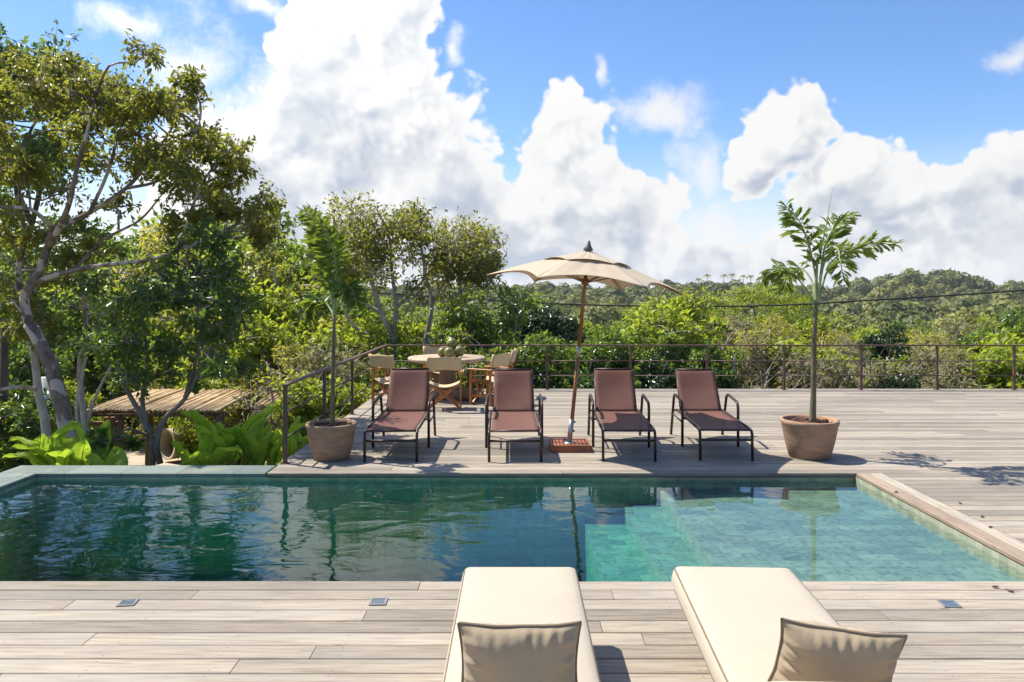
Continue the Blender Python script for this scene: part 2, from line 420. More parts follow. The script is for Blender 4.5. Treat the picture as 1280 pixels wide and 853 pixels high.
def water_mat():
    m, N, b, out = new_mat('pool_water'); N.n.remove(b)
    o = obj_coord(N)
    w1 = N.noise(N.mapping(o, (0, 0, 0), (0, 0, 0.5), (1.0, 1.5, 1)), 1.9, 2, 0.45, 0.8)
    w2 = N.noise(N.mapping(o, (4, 2, 0), (0, 0, -0.4), (1.0, 1.6, 1)), 7.0, 2, 0.5, 0.8)
    calm = N.node('ShaderNodeSeparateXYZ'); N.l.new(o, calm.inputs[0])
    amp = N.step(calm.outputs[0], -4.5, 2.0, 1.35, 0.24)
    h = N.math('MULTIPLY', N.math('ADD', N.math('MULTIPLY', w1, 1.0), N.math('MULTIPLY', w2, 0.10)), amp)
    nrm = N.bump(h, 0.55, 0.022)
    fr = N.node('ShaderNodeFresnel'); bf = N.node('ShaderNodeNewGeometry').outputs['Backfacing']
    N.put(fr.inputs[0], N.math('ADD', N.math('MULTIPLY', bf, 1 / 1.56 - 1.56), 1.56)); N.put(fr.inputs['Normal'], nrm)
    gl = N.node('ShaderNodeBsdfGlossy'); gl.inputs['Roughness'].default_value = 0.015; N.put(gl.inputs['Normal'], nrm)
    # caustics imitated by a cell pattern painted into the transmission tint
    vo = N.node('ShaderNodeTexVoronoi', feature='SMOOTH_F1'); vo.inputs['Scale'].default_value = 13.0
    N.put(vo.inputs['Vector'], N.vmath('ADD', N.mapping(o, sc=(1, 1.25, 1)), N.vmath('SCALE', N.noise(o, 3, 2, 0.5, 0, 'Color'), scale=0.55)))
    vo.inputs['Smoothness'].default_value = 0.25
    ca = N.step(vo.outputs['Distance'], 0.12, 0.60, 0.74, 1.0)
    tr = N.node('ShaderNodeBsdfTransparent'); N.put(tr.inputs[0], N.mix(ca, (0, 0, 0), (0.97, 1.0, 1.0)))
    ms = N.node('ShaderNodeMixShader'); N.l.new(fr.outputs[0], ms.inputs[0]); N.l.new(tr.outputs[0], ms.inputs[1]); N.l.new(gl.outputs[0], ms.inputs[2])
    N.l.new(ms.outputs[0], out.inputs[0])
    va = N.node('ShaderNodeVolumeAbsorption'); va.inputs['Color'].default_value = (0.0, 0.915, 0.765, 1); va.inputs['Density'].default_value = 0.72
    N.l.new(va.outputs[0], out.inputs['Volume'])
    return m

def ground_mat():
    m, N, b, out = new_mat('garden_ground')
    o = obj_coord(N)
    n1 = N.noise(o, 0.05, 6, 0.62); n2 = N.noise(o, 1.8, 5, 0.65); n3 = N.noise(o, 0.4, 4, 0.6)
    col = N.mix(N.step(n1, 0.4, 0.62), (0.10, 0.11, 0.03), (0.17, 0.14, 0.06))
    col = N.mix(N.step(n3, 0.45, 0.65, 0, 0.8), col, (0.06, 0.085, 0.02))
    col = N.mix(N.step(n2, 0.5, 0.75, 0, 0.7), col, (0.19, 0.14, 0.08))
    N.put(b.inputs['Base Color'], col); b.inputs['Roughness'].default_value = 0.95
    N.put(b.inputs['Normal'], N.bump(n2, 0.8, 0.1))
    return m

def sling_mat():
    m, N, b, out = new_mat('brown_mesh_fabric')
    o = obj_coord(N)
    wv = N.noise(N.mapping(o, sc=(1, 1, 1)), 160, 2, 0.5)
    lines = N.noise(N.mapping(o, sc=(2, 120, 120)), 1, 2, 0.5)
    col = N.mix(N.step(lines, 0.35, 0.65), (0.17, 0.077, 0.060), (0.128, 0.058, 0.045))
    N.put(b.inputs['Base Color'], N.mix(N.step(wv, 0.3, 0.7, 0, 0.35), col, (0.22, 0.098, 0.076)))
    b.inputs['Roughness'].default_value = 0.7; b.inputs['Specular IOR Level'].default_value = 0.2
    tp = N.node('ShaderNodeBsdfTransparent'); ms = N.node('ShaderNodeMixShader'); ms.inputs[0].default_value = 0.17
    N.l.new(b.outputs[0], ms.inputs[1]); N.l.new(tp.outputs[0], ms.inputs[2]); N.l.new(ms.outputs[0], out.inputs[0])
    return m

def cloth_mat(name, col, trans=0.0, wr=0.25, wscale=9):
    m, N, b, out = new_mat(name)
    o = obj_coord(N)
    n = N.noise(o, wscale, 4, 0.55, 0.4); w = N.noise(o, 300, 2, 0.5); d = N.noise(o, 2.2, 4, 0.6)
    c = N.mix(N.step(d, 0.4, 0.7, 0, 0.5), col, tuple(x * 0.90 for x in col))
    N.put(b.inputs['Base Color'], c); b.inputs['Roughness'].default_value = 0.9
    b.inputs['Sheen Weight'].default_value = 0.15
    N.put(b.inputs['Normal'], N.bump(N.math('ADD', n, N.math('MULTIPLY', w, 0.06)), wr, 0.02))
    if trans:
        tr = N.node('ShaderNodeBsdfTranslucent'); tr.inputs[0].default_value = (*col, 1)
        ms = N.node('ShaderNodeMixShader'); ms.inputs[0].default_value = trans
        N.l.new(b.outputs[0], ms.inputs[1]); N.l.new(tr.outputs[0], ms.inputs[2]); N.l.new(ms.outputs[0], out.inputs[0])
    return m

def pot_mat():
    m, N, b, out = new_mat('terracotta')
    o = obj_coord(N)
    n = N.noise(N.mapping(o, sc=(1, 1, 4)), 5, 5, 0.62, 0.4); n2 = N.noise(N.mapping(o, sc=(1.5, 1.5, 14)), 6, 3, 0.6)
    col = N.mix(N.step(n, 0.35, 0.68), (0.40, 0.235, 0.14), (0.28, 0.17, 0.11))
    col = N.mix(N.step(n2, 0.55, 0.72, 0, 0.6), col, (0.42, 0.32, 0.22))
    spz = N.node('ShaderNodeSeparateXYZ'); N.l.new(o, spz.inputs[0])
    mk = N.step(N.math('ADD', spz.outputs[2], N.math('MULTIPLY', N.math('SUBTRACT', N.noise(o, 7, 4, 0.6), 0.5), 0.22)), 0.02, 0.10, 0.55, 0.0)
    col = N.mix(mk, col, (0.17, 0.125, 0.085))
    N.put(b.inputs['Base Color'], col); b.inputs['Roughness'].default_value = 0.85
    N.put(b.inputs['Normal'], N.bump(n2, 0.3, 0.008))
    return m

M = {}
M['deck_x'] = wood_deck('weathered_deck_wood', 'x')
M['deck_y'] = wood_deck('coping_wood', 'y', .92, (1.05, 0.93, 0.86))
M['deck_y2'] = wood_deck('pale_coping_wood', 'y', 1.26)
M['fascia'] = simple('deck_fascia', (0.16, 0.12, 0.095), 0.8, 0.2, 4)
M['under'] = simple('deck_gap_shade', (0.035, 0.03, 0.025), 0.9)  # near-black colour stands in for shade between the planks
M['tile_floor'] = stone_tiles('green_stone_floor', 'xy', (0.30, 0.15), ((0.22, 0.275, 0.20), (0.095, 0.14, 0.11), (0.19, 0.205, 0.125)), (0.10, 0.13, 0.105))
M['tile_xz'] = stone_tiles('green_stone_wall', 'xz', (0.10, 0.10), ((0.40, 0.40, 0.29), (0.22, 0.26, 0.19), (0.34, 0.33, 0.23)), (0.25, 0.27, 0.20), off=0.0)
M['tile_yz'] = stone_tiles('green_stone_side_wall', 'yz', (0.10, 0.10), ((0.40, 0.40, 0.29), (0.22, 0.26, 0.19), (0.34, 0.33, 0.23)), (0.25, 0.27, 0.20), off=0.0)
M['coping_x'] = stone_tiles('coping_stone', 'xy', (0.60, 0.40), ((0.18, 0.22, 0.195), (0.085, 0.125, 0.115), (0.23, 0.23, 0.17)), (0.06, 0.075, 0.065), 0.6, 0.005, 0.0)
M['coping_y'] = stone_tiles('coping_stone_side', 'yx', (0.60, 0.40), ((0.18, 0.22, 0.195), (0.085, 0.125, 0.115), (0.23, 0.23, 0.17)), (0.06, 0.075, 0.065), 0.6, 0.005, 0.0)
M['water'] = water_mat()
M['ground'] = ground_mat()
M['sand'] = simple('sandy_path', (0.50, 0.40, 0.29), 0.95, 0.12, 2.5, 0.4, 12)
M['metal_brown'] = simple('brown_painted_metal', (0.045, 0.024, 0.017), 0.42, 0.1, 5, spec=0.35)
M['rail'] = simple('rusty_brown_rail', (0.13, 0.062, 0.045), 0.6, 0.25, 7, 0.15, 60, col2=(0.075, 0.042, 0.035))
M['sling'] = sling_mat()
M['cream'] = cloth_mat('cream_canvas', (0.435, 0.37, 0.28), 0, 0.42, 2.6)
M['pillow'] = cloth_mat('beige_pillow_canvas', (0.37, 0.285, 0.18), 0, 0.35, 7)
M['piping'] = simple('dark_piping', (0.20, 0.15, 0.10), 0.8)
M['canopy'] = cloth_mat('parasol_canvas', (0.62, 0.515, 0.375), 0.32, 0.2, 4)
M['pole'] = simple('varnished_wood', (0.36, 0.14, 0.045), 0.4, 0.22, 3, 0.1, 20, sc=(3, 3, .6))
M['basewood'] = simple('red_brown_wood', (0.34, 0.10, 0.035), 0.5, 0.25, 3, 0.15, 14, sc=(1, 6, 1))
M['chair_wood'] = simple('orange_chair_wood', (0.50, 0.19, 0.045), 0.45, 0.2, 6, 0.1, 30)
M['chair_cloth'] = cloth_mat('khaki_canvas', (0.64, 0.49, 0.28), 0.15, 0.25, 8)
M['table'] = simple('pale_table_wood', (0.52, 0.39, 0.27), 0.6, 0.2, 5, 0.2, 14, sc=(1, 5, 1))
M['log'] = bark_mat('table_log', (0.27, 0.17, 0.11), (0.16, 0.10, 0.065), 4)
M['steel'] = simple('galvanised_steel', (0.42, 0.42, 0.41), 0.38, 0.1, 9, metal=0.75)
M['finial'] = simple('dark_grey_finial', (0.10, 0.095, 0.09), 0.6)
M['black'] = simple('black_plastic', (0.03, 0.03, 0.03), 0.5)
M['bluegrey'] = simple('light_lens', (0.10, 0.13, 0.16), 0.25, 0.1, 30)
M['pot'] = pot_mat()
M['soil'] = simple('bark_mulch', (0.13, 0.06, 0.035), 0.95, 0.3, 30, 0.9, 45)
M['coconut'] = simple('green_coconut', (0.20, 0.22, 0.055), 0.45, 0.2, 6, col2=(0.13, 0.10, 0.03))
M['thatch'] = simple('reed_sticks', (0.62, 0.46, 0.26), 0.85, 0.2, 3, 0.2, 20, col2=(0.38, 0.26, 0.14))
M['hutwood'] = simple('hut_timber', (0.26, 0.17, 0.09), 0.85, 0.22, 4, 0.2, 12, sc=(3, 3, 1))
M['redwood'] = simple('red_post_timber', (0.30, 0.12, 0.06), 0.7, 0.2, 5)
M['bamboo'] = simple('grey_bamboo', (0.27, 0.23, 0.15), 0.8, 0.25, 6, sc=(6, 6, 1))
M['concrete'] = simple('tan_concrete', (0.46, 0.36, 0.25), 0.9, 0.12, 4, 0.2, 20)
M['paint'] = simple('whitewashed_post', (0.66, 0.68, 0.62), 0.8, 0.1, 6)
M['cable'] = simple('black_cable', (0.02, 0.02, 0.02), 0.6)
M['bark_spot'] = bark_mat('spotted_bark', (0.26, 0.19, 0.155), (0.12, 0.085, 0.07), 7, (0.50, 0.42, 0.36))
M['bark_pale'] = bark_mat('pale_bark', (0.52, 0.45, 0.39), (0.30, 0.25, 0.20), 9)
M['bark_grey'] = bark_mat('grey_bark', (0.24, 0.20, 0.165), (0.12, 0.095, 0.075), 9)
M['bark_dark'] = bark_mat('dark_bark', (0.12, 0.085, 0.065), (0.06, 0.045, 0.035), 8)
M['palm_trunk'] = bark_mat('palm_stem', (0.17, 0.135, 0.075), (0.085, 0.065, 0.04), 9)
M['palm_green'] = bark_mat('green_crownshaft', (0.27, 0.33, 0.15), (0.20, 0.25, 0.11), 4)
M['lf_olive'] = leaf_mat('olive_leaves', (0.060, 0.098, 0.016), (0.165, 0.175, 0.026), (0.58, 0.58, 0.06), 0.40, 0.50, (0.27, 0.22, 0.03))
M['lf_dark'] = leaf_mat('dark_glossy_leaves', (0.030, 0.066, 0.014), (0.080, 0.130, 0.024), (0.32, 0.50, 0.05), 0.28, 0.44)
M['lf_deep'] = leaf_mat('deep_green_leaves', (0.014, 0.036, 0.009), (0.036, 0.070, 0.015), (0.10, 0.20, 0.03), 0.30, 0.20)
M['lf_mid'] = leaf_mat('mid_green_leaves', (0.060, 0.115, 0.018), (0.135, 0.195, 0.030), (0.48, 0.62, 0.05), 0.38, 0.50)
M['lf_lime'] = leaf_mat('lime_leaves', (0.12, 0.195, 0.016), (0.25, 0.30, 0.026), (0.66, 0.74, 0.05), 0.42, 0.52)
M['lf_yellow'] = leaf_mat('yellow_green_leaves', (0.16, 0.185, 0.024), (0.29, 0.275, 0.038), (0.74, 0.68, 0.08), 0.48, 0.55, (0.28, 0.22, 0.06))
M['lf_dry'] = leaf_mat('greyish_leaves', (0.17, 0.17, 0.065), (0.27, 0.25, 0.11), (0.42, 0.39, 0.14), 0.6, 0.42, (0.28, 0.23, 0.14))
M['lf_palm'] = leaf_mat('palm_leaflets', (0.055, 0.105, 0.015), (0.125, 0.180, 0.026), (0.40, 0.50, 0.05), 0.34, 0.42)
M['lf_helic'] = leaf_mat('heliconia_leaf', (0.17, 0.33, 0.022), (0.30, 0.46, 0.035), (0.66, 0.84, 0.06), 0.36, 0.48)
M['lf_forest'] = leaf_mat('forest_leaves', (0.034, 0.070, 0.014), (0.24, 0.235, 0.050), (0.36, 0.40, 0.07), 0.65, 0.22, None, True)

# ------------------------------------------------------------------ the setting: decks, pool, ground
rng = random.Random(7)
PITCH, GAP, TH = 0.152, 0.008, 0.03
def planks(mb, x0, x1, y0, y1, seed, along='x', first=None):
    r = random.Random(seed)
    y = y1 if first is None else first
    while y > y0 + 0.03:
        lo = max(y - PITCH + GAP, y0); hi = y
        x = x0; nx = x0 + r.uniform(0.6, 3.2)
        while x < x1 - 1e-3:
            nx = min(nx, x1)
            if x1 - nx < 0.5: nx = x1
            c = 0.004; zj = r.uniform(-0.0012, 0.0012)
            pr = [(lo, -TH), (lo, -c + zj), (lo + c, zj), (hi - c, zj), (hi, -c + zj), (hi, -TH)]
            a, b = x, nx - (0.004 if nx < x1 else 0)
            if along == 'x': vs = [(a, p, z) for p, z in pr] + [(b, p, z) for p, z in pr]
            else: vs = [(p, a, z) for p, z in pr] + [(p, b, z) for p, z in pr]
            fs = [(i, i + 1, i + 7, i + 6) for i in range(5)] + [(5, 0, 6, 11), (0, 5, 4, 3, 2, 1), (6, 7, 8, 9, 10, 11)]
            if along == 'x': fs = [tuple(reversed(f)) for f in fs]
            mb.add(vs, fs)
            x = nx; nx = x + r.uniform(2.2, 4.2)
        y -= PITCH

PX0, PX1, PY0, PY1 = -5.10, 3.60, 4.96, 8.00       # inner edges of the pool
DX0, DX1, DY1 = -2.64, 16.0, 15.116                 # far deck
mb = MB()
planks(mb, -12, 13, -3.0, PY0 + 0.02, 1)
planks(mb, 3.885, DX1, PY0 + 0.026, PY1 - 0.028, 2, first=PY1 - 0.028)
planks(mb, DX0, DX1, PY1 - 0.02, DY1, 3)
tag(mb.build('pool_deck', M['deck_x']), kind='structure', label='weathered grey plank deck around the pool', cat='deck')
mb = MB()
planks(mb, PY0 + 0.026, PY1 - 0.026, PX1 - 0.02, PX1 + 0.155, 5, 'y')
o = mb.build('pool_coping', M['deck_y']); tag(o, 'wooden coping boards along the right pool edge', 'coping', kind='structure')
mb = MB(); planks(mb, PY0 + 0.026, PY1 - 0.026, PX1 + 0.161, PX1 + 0.28, 6, 'y', first=PX1 + 0.279)
tag(mb.build('pool_coping', M['deck_y2']), 'outer pale coping board along the right pool edge', 'coping', kind='structure')
mb = MB()                                           # dark slabs under the boards, added so the gaps look shaded
mb.box((-12, -3, -0.20), (13, PY0 - 0.03, -0.034))
mb.box((PX1 + 0.03, PY0 - 0.02, -0.20), (DX1, PY1 + 0.02, -0.036))
mb.box((DX0 + 0.03, PY1 + 0.02, -0.20), (DX1 - .02, DY1 - 0.03, -0.034))
tag(mb.build('deck_gap_backing', M['under']), 'dark slab under the deck boards standing in for shade in the gaps', 'gap backing', kind='structure')
mb = MB()
mb.box((DX0 - 0.02, PY1 + 0.36, -0.26), (DX0 + 0.004, DY1 + 0.02, -0.004))
mb.box((DX0, DY1, -0.26), (DX1, DY1 + 0.025, -0.004))
mb.box((DX0, PY1 - 0.025, -0.034 - 0.012), (PX1 - 0.02, PY1 + 0.01, -0.0305))
tag(mb.build('deck_fascia', M['fascia']), 'dark fascia board along the deck edge', 'fascia', kind='structure')
mb = MB()
for i in range(7):
    for y in (8.6, 12.0, 14.8):
        mb.box((DX0 + .1 + i * 2.6, y - .06, -3.4), (DX0 + .22 + i * 2.6, y + .06, -0.2))
tag(mb.build('deck_posts', M['fascia']), 'posts carrying the deck', 'posts', kind='structure')

# pool basin: floor, steps, walls
WZ = -0.075
mb = MB()
FL = -1.10
steps = [(PX0, 0.72, FL), (0.72, 1.14, -0.50), (1.14, 1.52, -0.33), (1.52, PX1, -0.17)]
for x0, x1, z in steps: mb.add([(x0, PY0, z), (x1, PY0, z), (x1, PY1, z), (x0, PY1, z)], [(0, 1, 2, 3)])
tag(mb.build('pool_floor', M['tile_floor']), 'green stone floor and steps of the pool', 'pool floor', kind='structure')
mb = MB()
mb.add([(PX0, PY1, FL), (PX1, PY1, FL), (PX1, PY1, -0.046), (PX0, PY1, -0.046)], [(0, 1, 2, 3)])
mb.add([(PX0, PY0, FL), (PX1, PY0, FL), (PX1, PY0, -0.031), (PX0, PY0, -0.031)], [(3, 2, 1, 0)])
tag(mb.build('pool_wall', M['tile_xz']), 'green stone tiled long walls of the pool', 'pool wall', kind='structure')
mb = MB()
mb.add([(PX0, PY0, FL), (PX0, PY1, FL), (PX0, PY1, -0.046), (PX0, PY0, -0.046)], [(0, 1, 2, 3)])
mb.add([(PX1, PY0, FL), (PX1, PY1, FL), (PX1, PY1, -0.031), (PX1, PY0, -0.031)], [(3, 2, 1, 0)])
for (a, b) in zip(steps[:-1], steps[1:]):
    mb.add([(a[1], PY0, a[2]), (a[1], PY1, a[2]), (a[1], PY1, b[2]), (a[1], PY0, b[2])], [(3, 2, 1, 0)])
tag(mb.build('pool_wall', M['tile_yz']), 'green stone tiled end walls and step risers of the pool', 'pool wall', kind='structure')
mb = MB()                                          # stone coping along the far left and the left end
mb.box((PX0 - 0.40, PY1 - 0.012, -0.045), (DX0 - 0.022, PY1 + 0.355, 0.0), 0.008)
o = mb.build('stone_coping', M['coping_x']); tag(o, 'pale green stone coping along the far left pool edge', 'coping', kind='structure')
mb = MB(); mb.box((PX0 - 0.40, PY0 + 0.026, -0.045), (PX0 + 0.012, PY1 - 0.014, 0.0), 0.008)
tag(mb.build('stone_coping', M['coping_y']), 'pale green stone coping along the left pool end', 'coping', kind='structure')
mb = MB()
mb.box((PX0 - 0.38, PY0 + 0.03, -3.0), (PX0 - 0.1, PY1 + 0.33, -0.047)); mb.box((PX0 - 0.1, PY1 + 0.06, -3.0), (DX0 - .03, PY1 + 0.33, -0.047))
tag(mb.build('pool_outer_wall', M['tile_xz']), 'outer wall of the pool above the garden', 'pool wall', kind='structure')
mb = MB(); mb.box((PX0 - 0.04, PY0 - 0.04, FL - 0.1), (PX1 + 0.04, PY1 + 0.04, WZ))
tag(mb.build('water', M['water']), 'teal swimming pool water', 'water', kind='structure')

# terrain
CREST = [(-1500, 372), (-400, 370), (300, 371), (640, 372), (800, 371), (860, 368), (935, 367), (985, 373), (1050, 374), (1085, 367), (1118, 359), (1185, 358), (1230, 367), (1280, 370), (1700, 364), (3000, 370)]
def crest(px): return EYE + (VY - np.interp(px, [c[0] for c in CREST], [c[1] for c in CREST])) * 420 / F
def terrain(x, y):
    x = np.asarray(x, float); y = np.asarray(y, float)
    base = np.interp(y, [-60, 18, 22, 32, 60, 110, 160, 300], [-2.3, -2.35, -2.7, -3.6, -6, -9, -9.5, -7.0])
    px = VX + x / np.maximum(y, 60) * F
    cz = crest(px)
    up = np.interp(y, [300, 420, 600, 900, 3000], [0, 1, 0.2, -2.0, -3.0])
    top = np.interp(y, [300, 420], [1.0, 0.0])
    z = np.where(y < 300, base, np.where(y < 420, -7.0 * top + cz * (1 - top), cz - (y - 420) * 0.06))
    far = np.clip((y - 30) / 200, 0, 1)
    z = z + far * (1.2 * np.sin(x * 0.031 + y * 0.017) + 0.8 * np.sin(x * 0.071 - y * 0.043)) * np.where(y < 420, np.clip((430 - y) / 130, 0, 1), 0.3)
    return z
xs = np.concatenate([-np.geomspace(1600, 8, 60), np.linspace(-7, 7, 15), np.geomspace(8, 1600, 60)])
ys = np.concatenate([[-60, -30, -10, 0], np.linspace(4, 40, 30), np.geomspace(43, 2600, 70)])
XX, YY = np.meshgrid(xs, ys); ZZ = terrain(XX, YY)
V = np.stack([XX.ravel(), YY.ravel(), ZZ.ravel()], 1); nx_ = len(xs)
idx = np.arange(len(V)).reshape(len(ys), nx_)
q = np.stack([idx[:-1, :-1], idx[:-1, 1:], idx[1:, 1:], idx[1:, :-1]], -1).reshape(-1, 4)
T = np.concatenate([q[:, [0, 1, 2]], q[:, [0, 2, 3]]])
g = tri_object('ground', V, T, M['ground']); g.data.polygons.foreach_set('use_smooth', [True] * len(T)); tag(g, kind='structure', label='garden ground and wooded hillside', cat='ground')
mb = MB()
pl = [(-12.5, 15.5), (-8.6, 15.0), (-7.0, 17), (-7.4, 19.5), (-6.6, 23), (-9.5, 26), (-12, 24), (-13.5, 20)]
mb.add([(x, y, float(terrain(x, y)) + 0.03) for x, y in pl], [tuple(range(len(pl)))])
tag(mb.build('path', M['sand']), 'sandy path behind the reed shelter', 'path', kind='structure')

# ------------------------------------------------------------------ vegetation builders
def unit(a): return a / np.maximum(np.linalg.norm(a, axis=1, keepdims=True), 1e-9)
def leaf_tris(C, T, Nn, L, W, cup=0.18, droop=0.15):
    T = unit(T); Nn = unit(Nn - T * (Nn * T).sum(1, keepdims=True)); S = np.cross(T, Nn)
    L = np.asarray(L).reshape(-1, 1); W = np.asarray(W).reshape(-1, 1)
    mid = C + T * L * 0.48
    v = np.stack([C, mid + S * W * .5 + Nn * W * cup, C + T * L - Nn * L * droop, mid - S * W * .5 + Nn * W * cup], 1).reshape(-1, 3)
    n = len(C); b = np.arange(n)[:, None] * 4
    t = np.concatenate([b + [0, 1, 2], b + [0, 2, 3]]).astype(np.int32)
    return v, t
def spray_leaves(r, clusters, ntw, nlf, L, W, droop=0.35, up=0.5, mbt=None, tw=0.006, flat=1.0):
    """sprays of leaves on twigs around cluster centres; twigs are added to the mesh builder mbt"""
    Cs, Ts, Ns, Ls = [], [], [], []
    cen = np.mean([np.array(c) for c, _ in clusters], axis=0)
    for (c, rad) in clusters:
        c = np.array(c); k = max(3, int(ntw * r.uniform(.75, 1.25)))
        d = unit(r.normal(size=(k, 3)) * [1, 1, .8 * flat] + [0, 0, 0.15])
        e = c + d * rad * r.uniform(.6, 1.12, (k, 1)) * [1, 1, .85 * flat]
        s = c + d * rad * 0.12 - [0, 0, .12 * rad]
        if mbt is not None:
            for i in range(0, k): mbt.tube([s[i], (s[i] + e[i]) / 2 + [0, 0, .04 * rad], e[i]], [tw * 1.6, tw, tw * .5], 3, False)
        n = nlf
        t = r.uniform(.25, 1.04, (k, n, 1))
        p = s[:, None] * (1 - t) + e[:, None] * t + r.normal(size=(k, n, 3)) * rad * 0.10
        dd = unit((d[:, None] * 0.6 + r.normal(size=(k, n, 3)) * .75 + [0, 0, -droop]).reshape(-1, 3))
        pf = p.reshape(-1, 3); nn = r.normal(size=(k * n, 3)) * .60 + [0, 0, up * .8] + unit(pf - cen) * .75 + unit(pf - c) * .55
        Cs.append(p.reshape(-1, 3)); Ts.append(dd); Ns.append(nn); Ls.append(r.uniform(.65, 1.25, k * n))
    C = np.concatenate(Cs); T = np.concatenate(Ts); Nn = np.concatenate(Ns); s = np.concatenate(Ls)
    return leaf_tris(C, T, Nn, L * s, W * s)

def limb(mb, pts, r0, r1, n=8, jit=0.0, r=None):
    pts = [Vector(p) for p in pts]
    if jit and r is not None: pts = [pts[0]] + [p + Vector(r.normal(size=3)) * jit for p in pts[1:]]
    c = catmull(pts, 5); mb.tube(c, [r0, r1], n)
    return c

def join_clusters(mb, skel, clusters, r, r0=0.022, n=5):
    """a side branch from the nearest limb point to each cluster"""
    S = [p for line in skel for p in line[len(line) // 4:]]
    for c, rad in clusters:
        c = Vector(c)
        cand = sorted(S, key=lambda p: (p - c).length + max(0, p.z - c.z + .1) * 1.5)[:1][0]
        d = (c - cand); L = d.length
        if L < 0.05: continue
        m1 = cand + d * .4 + Vector(r.normal(size=3)) * L * .08 + Vector((0, 0, L * .06)); m2 = cand + d * .75 + Vector(r.normal(size=3)) * L * .06
        q = min(r0, 0.010 + L * .012)
        mb.tube(catmull([cand, m1, m2, c], 3), [q, .006], n)

def px_clusters(r, spec, Y, ydepth):
    """ellipses in photo pixels (cx, cy, rx, ry, count, radius m) filled with cluster centres round distance Y"""
    out = []
    for cx, cy, rx, ry, n, rad in spec:
        for _ in range(n):
            a = r.uniform(0, 2 * math.pi); q = math.sqrt(r.uniform(0, 1)) * .92
            out.append((P(cx + rx * q * math.cos(a), cy + ry * q * math.sin(a), Y) * 1.0 + Vector((0, r.normal() * ydepth, 0)), rad * r.uniform(.8, 1.2)))
    return out

def hero_tree(name, label, cat, base, limbs, clusters, bark, leaf, seed, L, W, ntw, nlf, droop=.35, up=.5, tw=0.005, group=None, flat=1.0, n=9):
    r = np.random.default_rng(seed)
    root = thing(name, label, cat, (0, 0, 0), 0, group); root.location = base
    inv = Vector(base)
    mb = MB(); skel = []
    for pts, r0, r1 in limbs: skel.append(limb(mb, [Vector(p) - inv for p in pts], r0, r1, n))
    cl = [(Vector(c) - inv, rad) for c, rad in clusters]
    join_clusters(mb, skel, cl, r)
    v, t = spray_leaves(r, cl, ntw, nlf, L, W, droop, up, mb, tw, flat)
    mb.build('trunk', bark, root)
    tri_object('crown', v, t, leaf, root)
    return root

# ---- the large spreading tree on the left, 11 m away
r_ = np.random.default_rng(11)
Y = 11.0
B = P(97, 600, Y); B.z = -2.4; B.x += .12
lm = [([B, P(88, 564, Y), P(67, 469, Y), P(49, 427, Y), P(36, 405, Y)], .118, .080),
      ([P(36, 405, Y), P(31, 372, Y), P(46, 345, Y), P(58, 316, Y), P(68, 289, Y + .1), P(112, 266, Y + .2), P(157, 236, Y), P(187, 202, Y), P(210, 168, Y)], .070, .016),
      ([P(31, 372, Y), P(46, 353, Y), P(91, 339, Y - .2), P(141, 330, Y - .4), P(183, 326, Y - .4), P(225, 312, Y - .5), P(262, 298, Y - .5), P(305, 285, Y - .6)], .046, .011),
      ([P(225, 312, Y - .5), P(240, 260, Y - .4), P(262, 215, Y - .3), P(290, 190, Y - .3)], .026, .010),
      ([P(36, 405, Y), P(22, 350, Y + .3), P(30, 290, Y + .3), P(20, 230, Y + .4), P(40, 160, Y + .5), P(80, 110, Y + .5)], .05, .014),
      ([P(60, 312, Y), P(84, 262, Y - .4), P(95, 215, Y - .6), P(110, 160, Y - .6), P(120, 120, Y - .5)], .045, .012),
      ([P(70, 288, Y), P(38, 262, Y - .5), P(0, 258, Y - .7), P(-40, 240, Y - .8)], .035, .012),
      ([P(112, 266, Y), P(135, 215, Y + .3), P(150, 160, Y + .3), P(165, 130, Y + .3)], .03, .01),
      ([P(157, 236, Y), P(200, 225, Y - .2), P(235, 190, Y - .2), P(250, 150, Y - .1)], .025, .01),
      ([P(91, 339, Y), P(130, 300, Y + .5), P(175, 275, Y + .6), P(205, 240, Y + .6)], .03, .01)]
spec = [(105, 108, 62, 38, 9, .40), (60, 150, 65, 55, 6, .42), (140, 135, 60, 35, 7, .36), (215, 150, 50, 45, 10, .32), (180, 190, 60, 30, 5, .28), (95, 215, 70, 40, 3, .28),
        (20, 250, 45, 60, 7, .36), (285, 225, 55, 40, 12, .30), (320, 265, 28, 45, 6, .26), (255, 275, 60, 28, 6, .24), (10, 120, 40, 50, 4, .4), (225, 105, 25, 20, 2, .26), (-40, 200, 60, 90, 8, .45), (60, 330, 50, 40, 3, .3), (15, 370, 30, 50, 4, .34)]
hero_tree('spreading_tree', 'large spreading tree with spotted leaning trunk and olive leaves behind the left pool end', 'tree', B, lm, [(c, q * 1.05) for c, q in px_clusters(r_, spec, Y, .6)], M['bark_spot'], M['lf_olive'], 21, .10, .044, 20, 11, .55, .3)

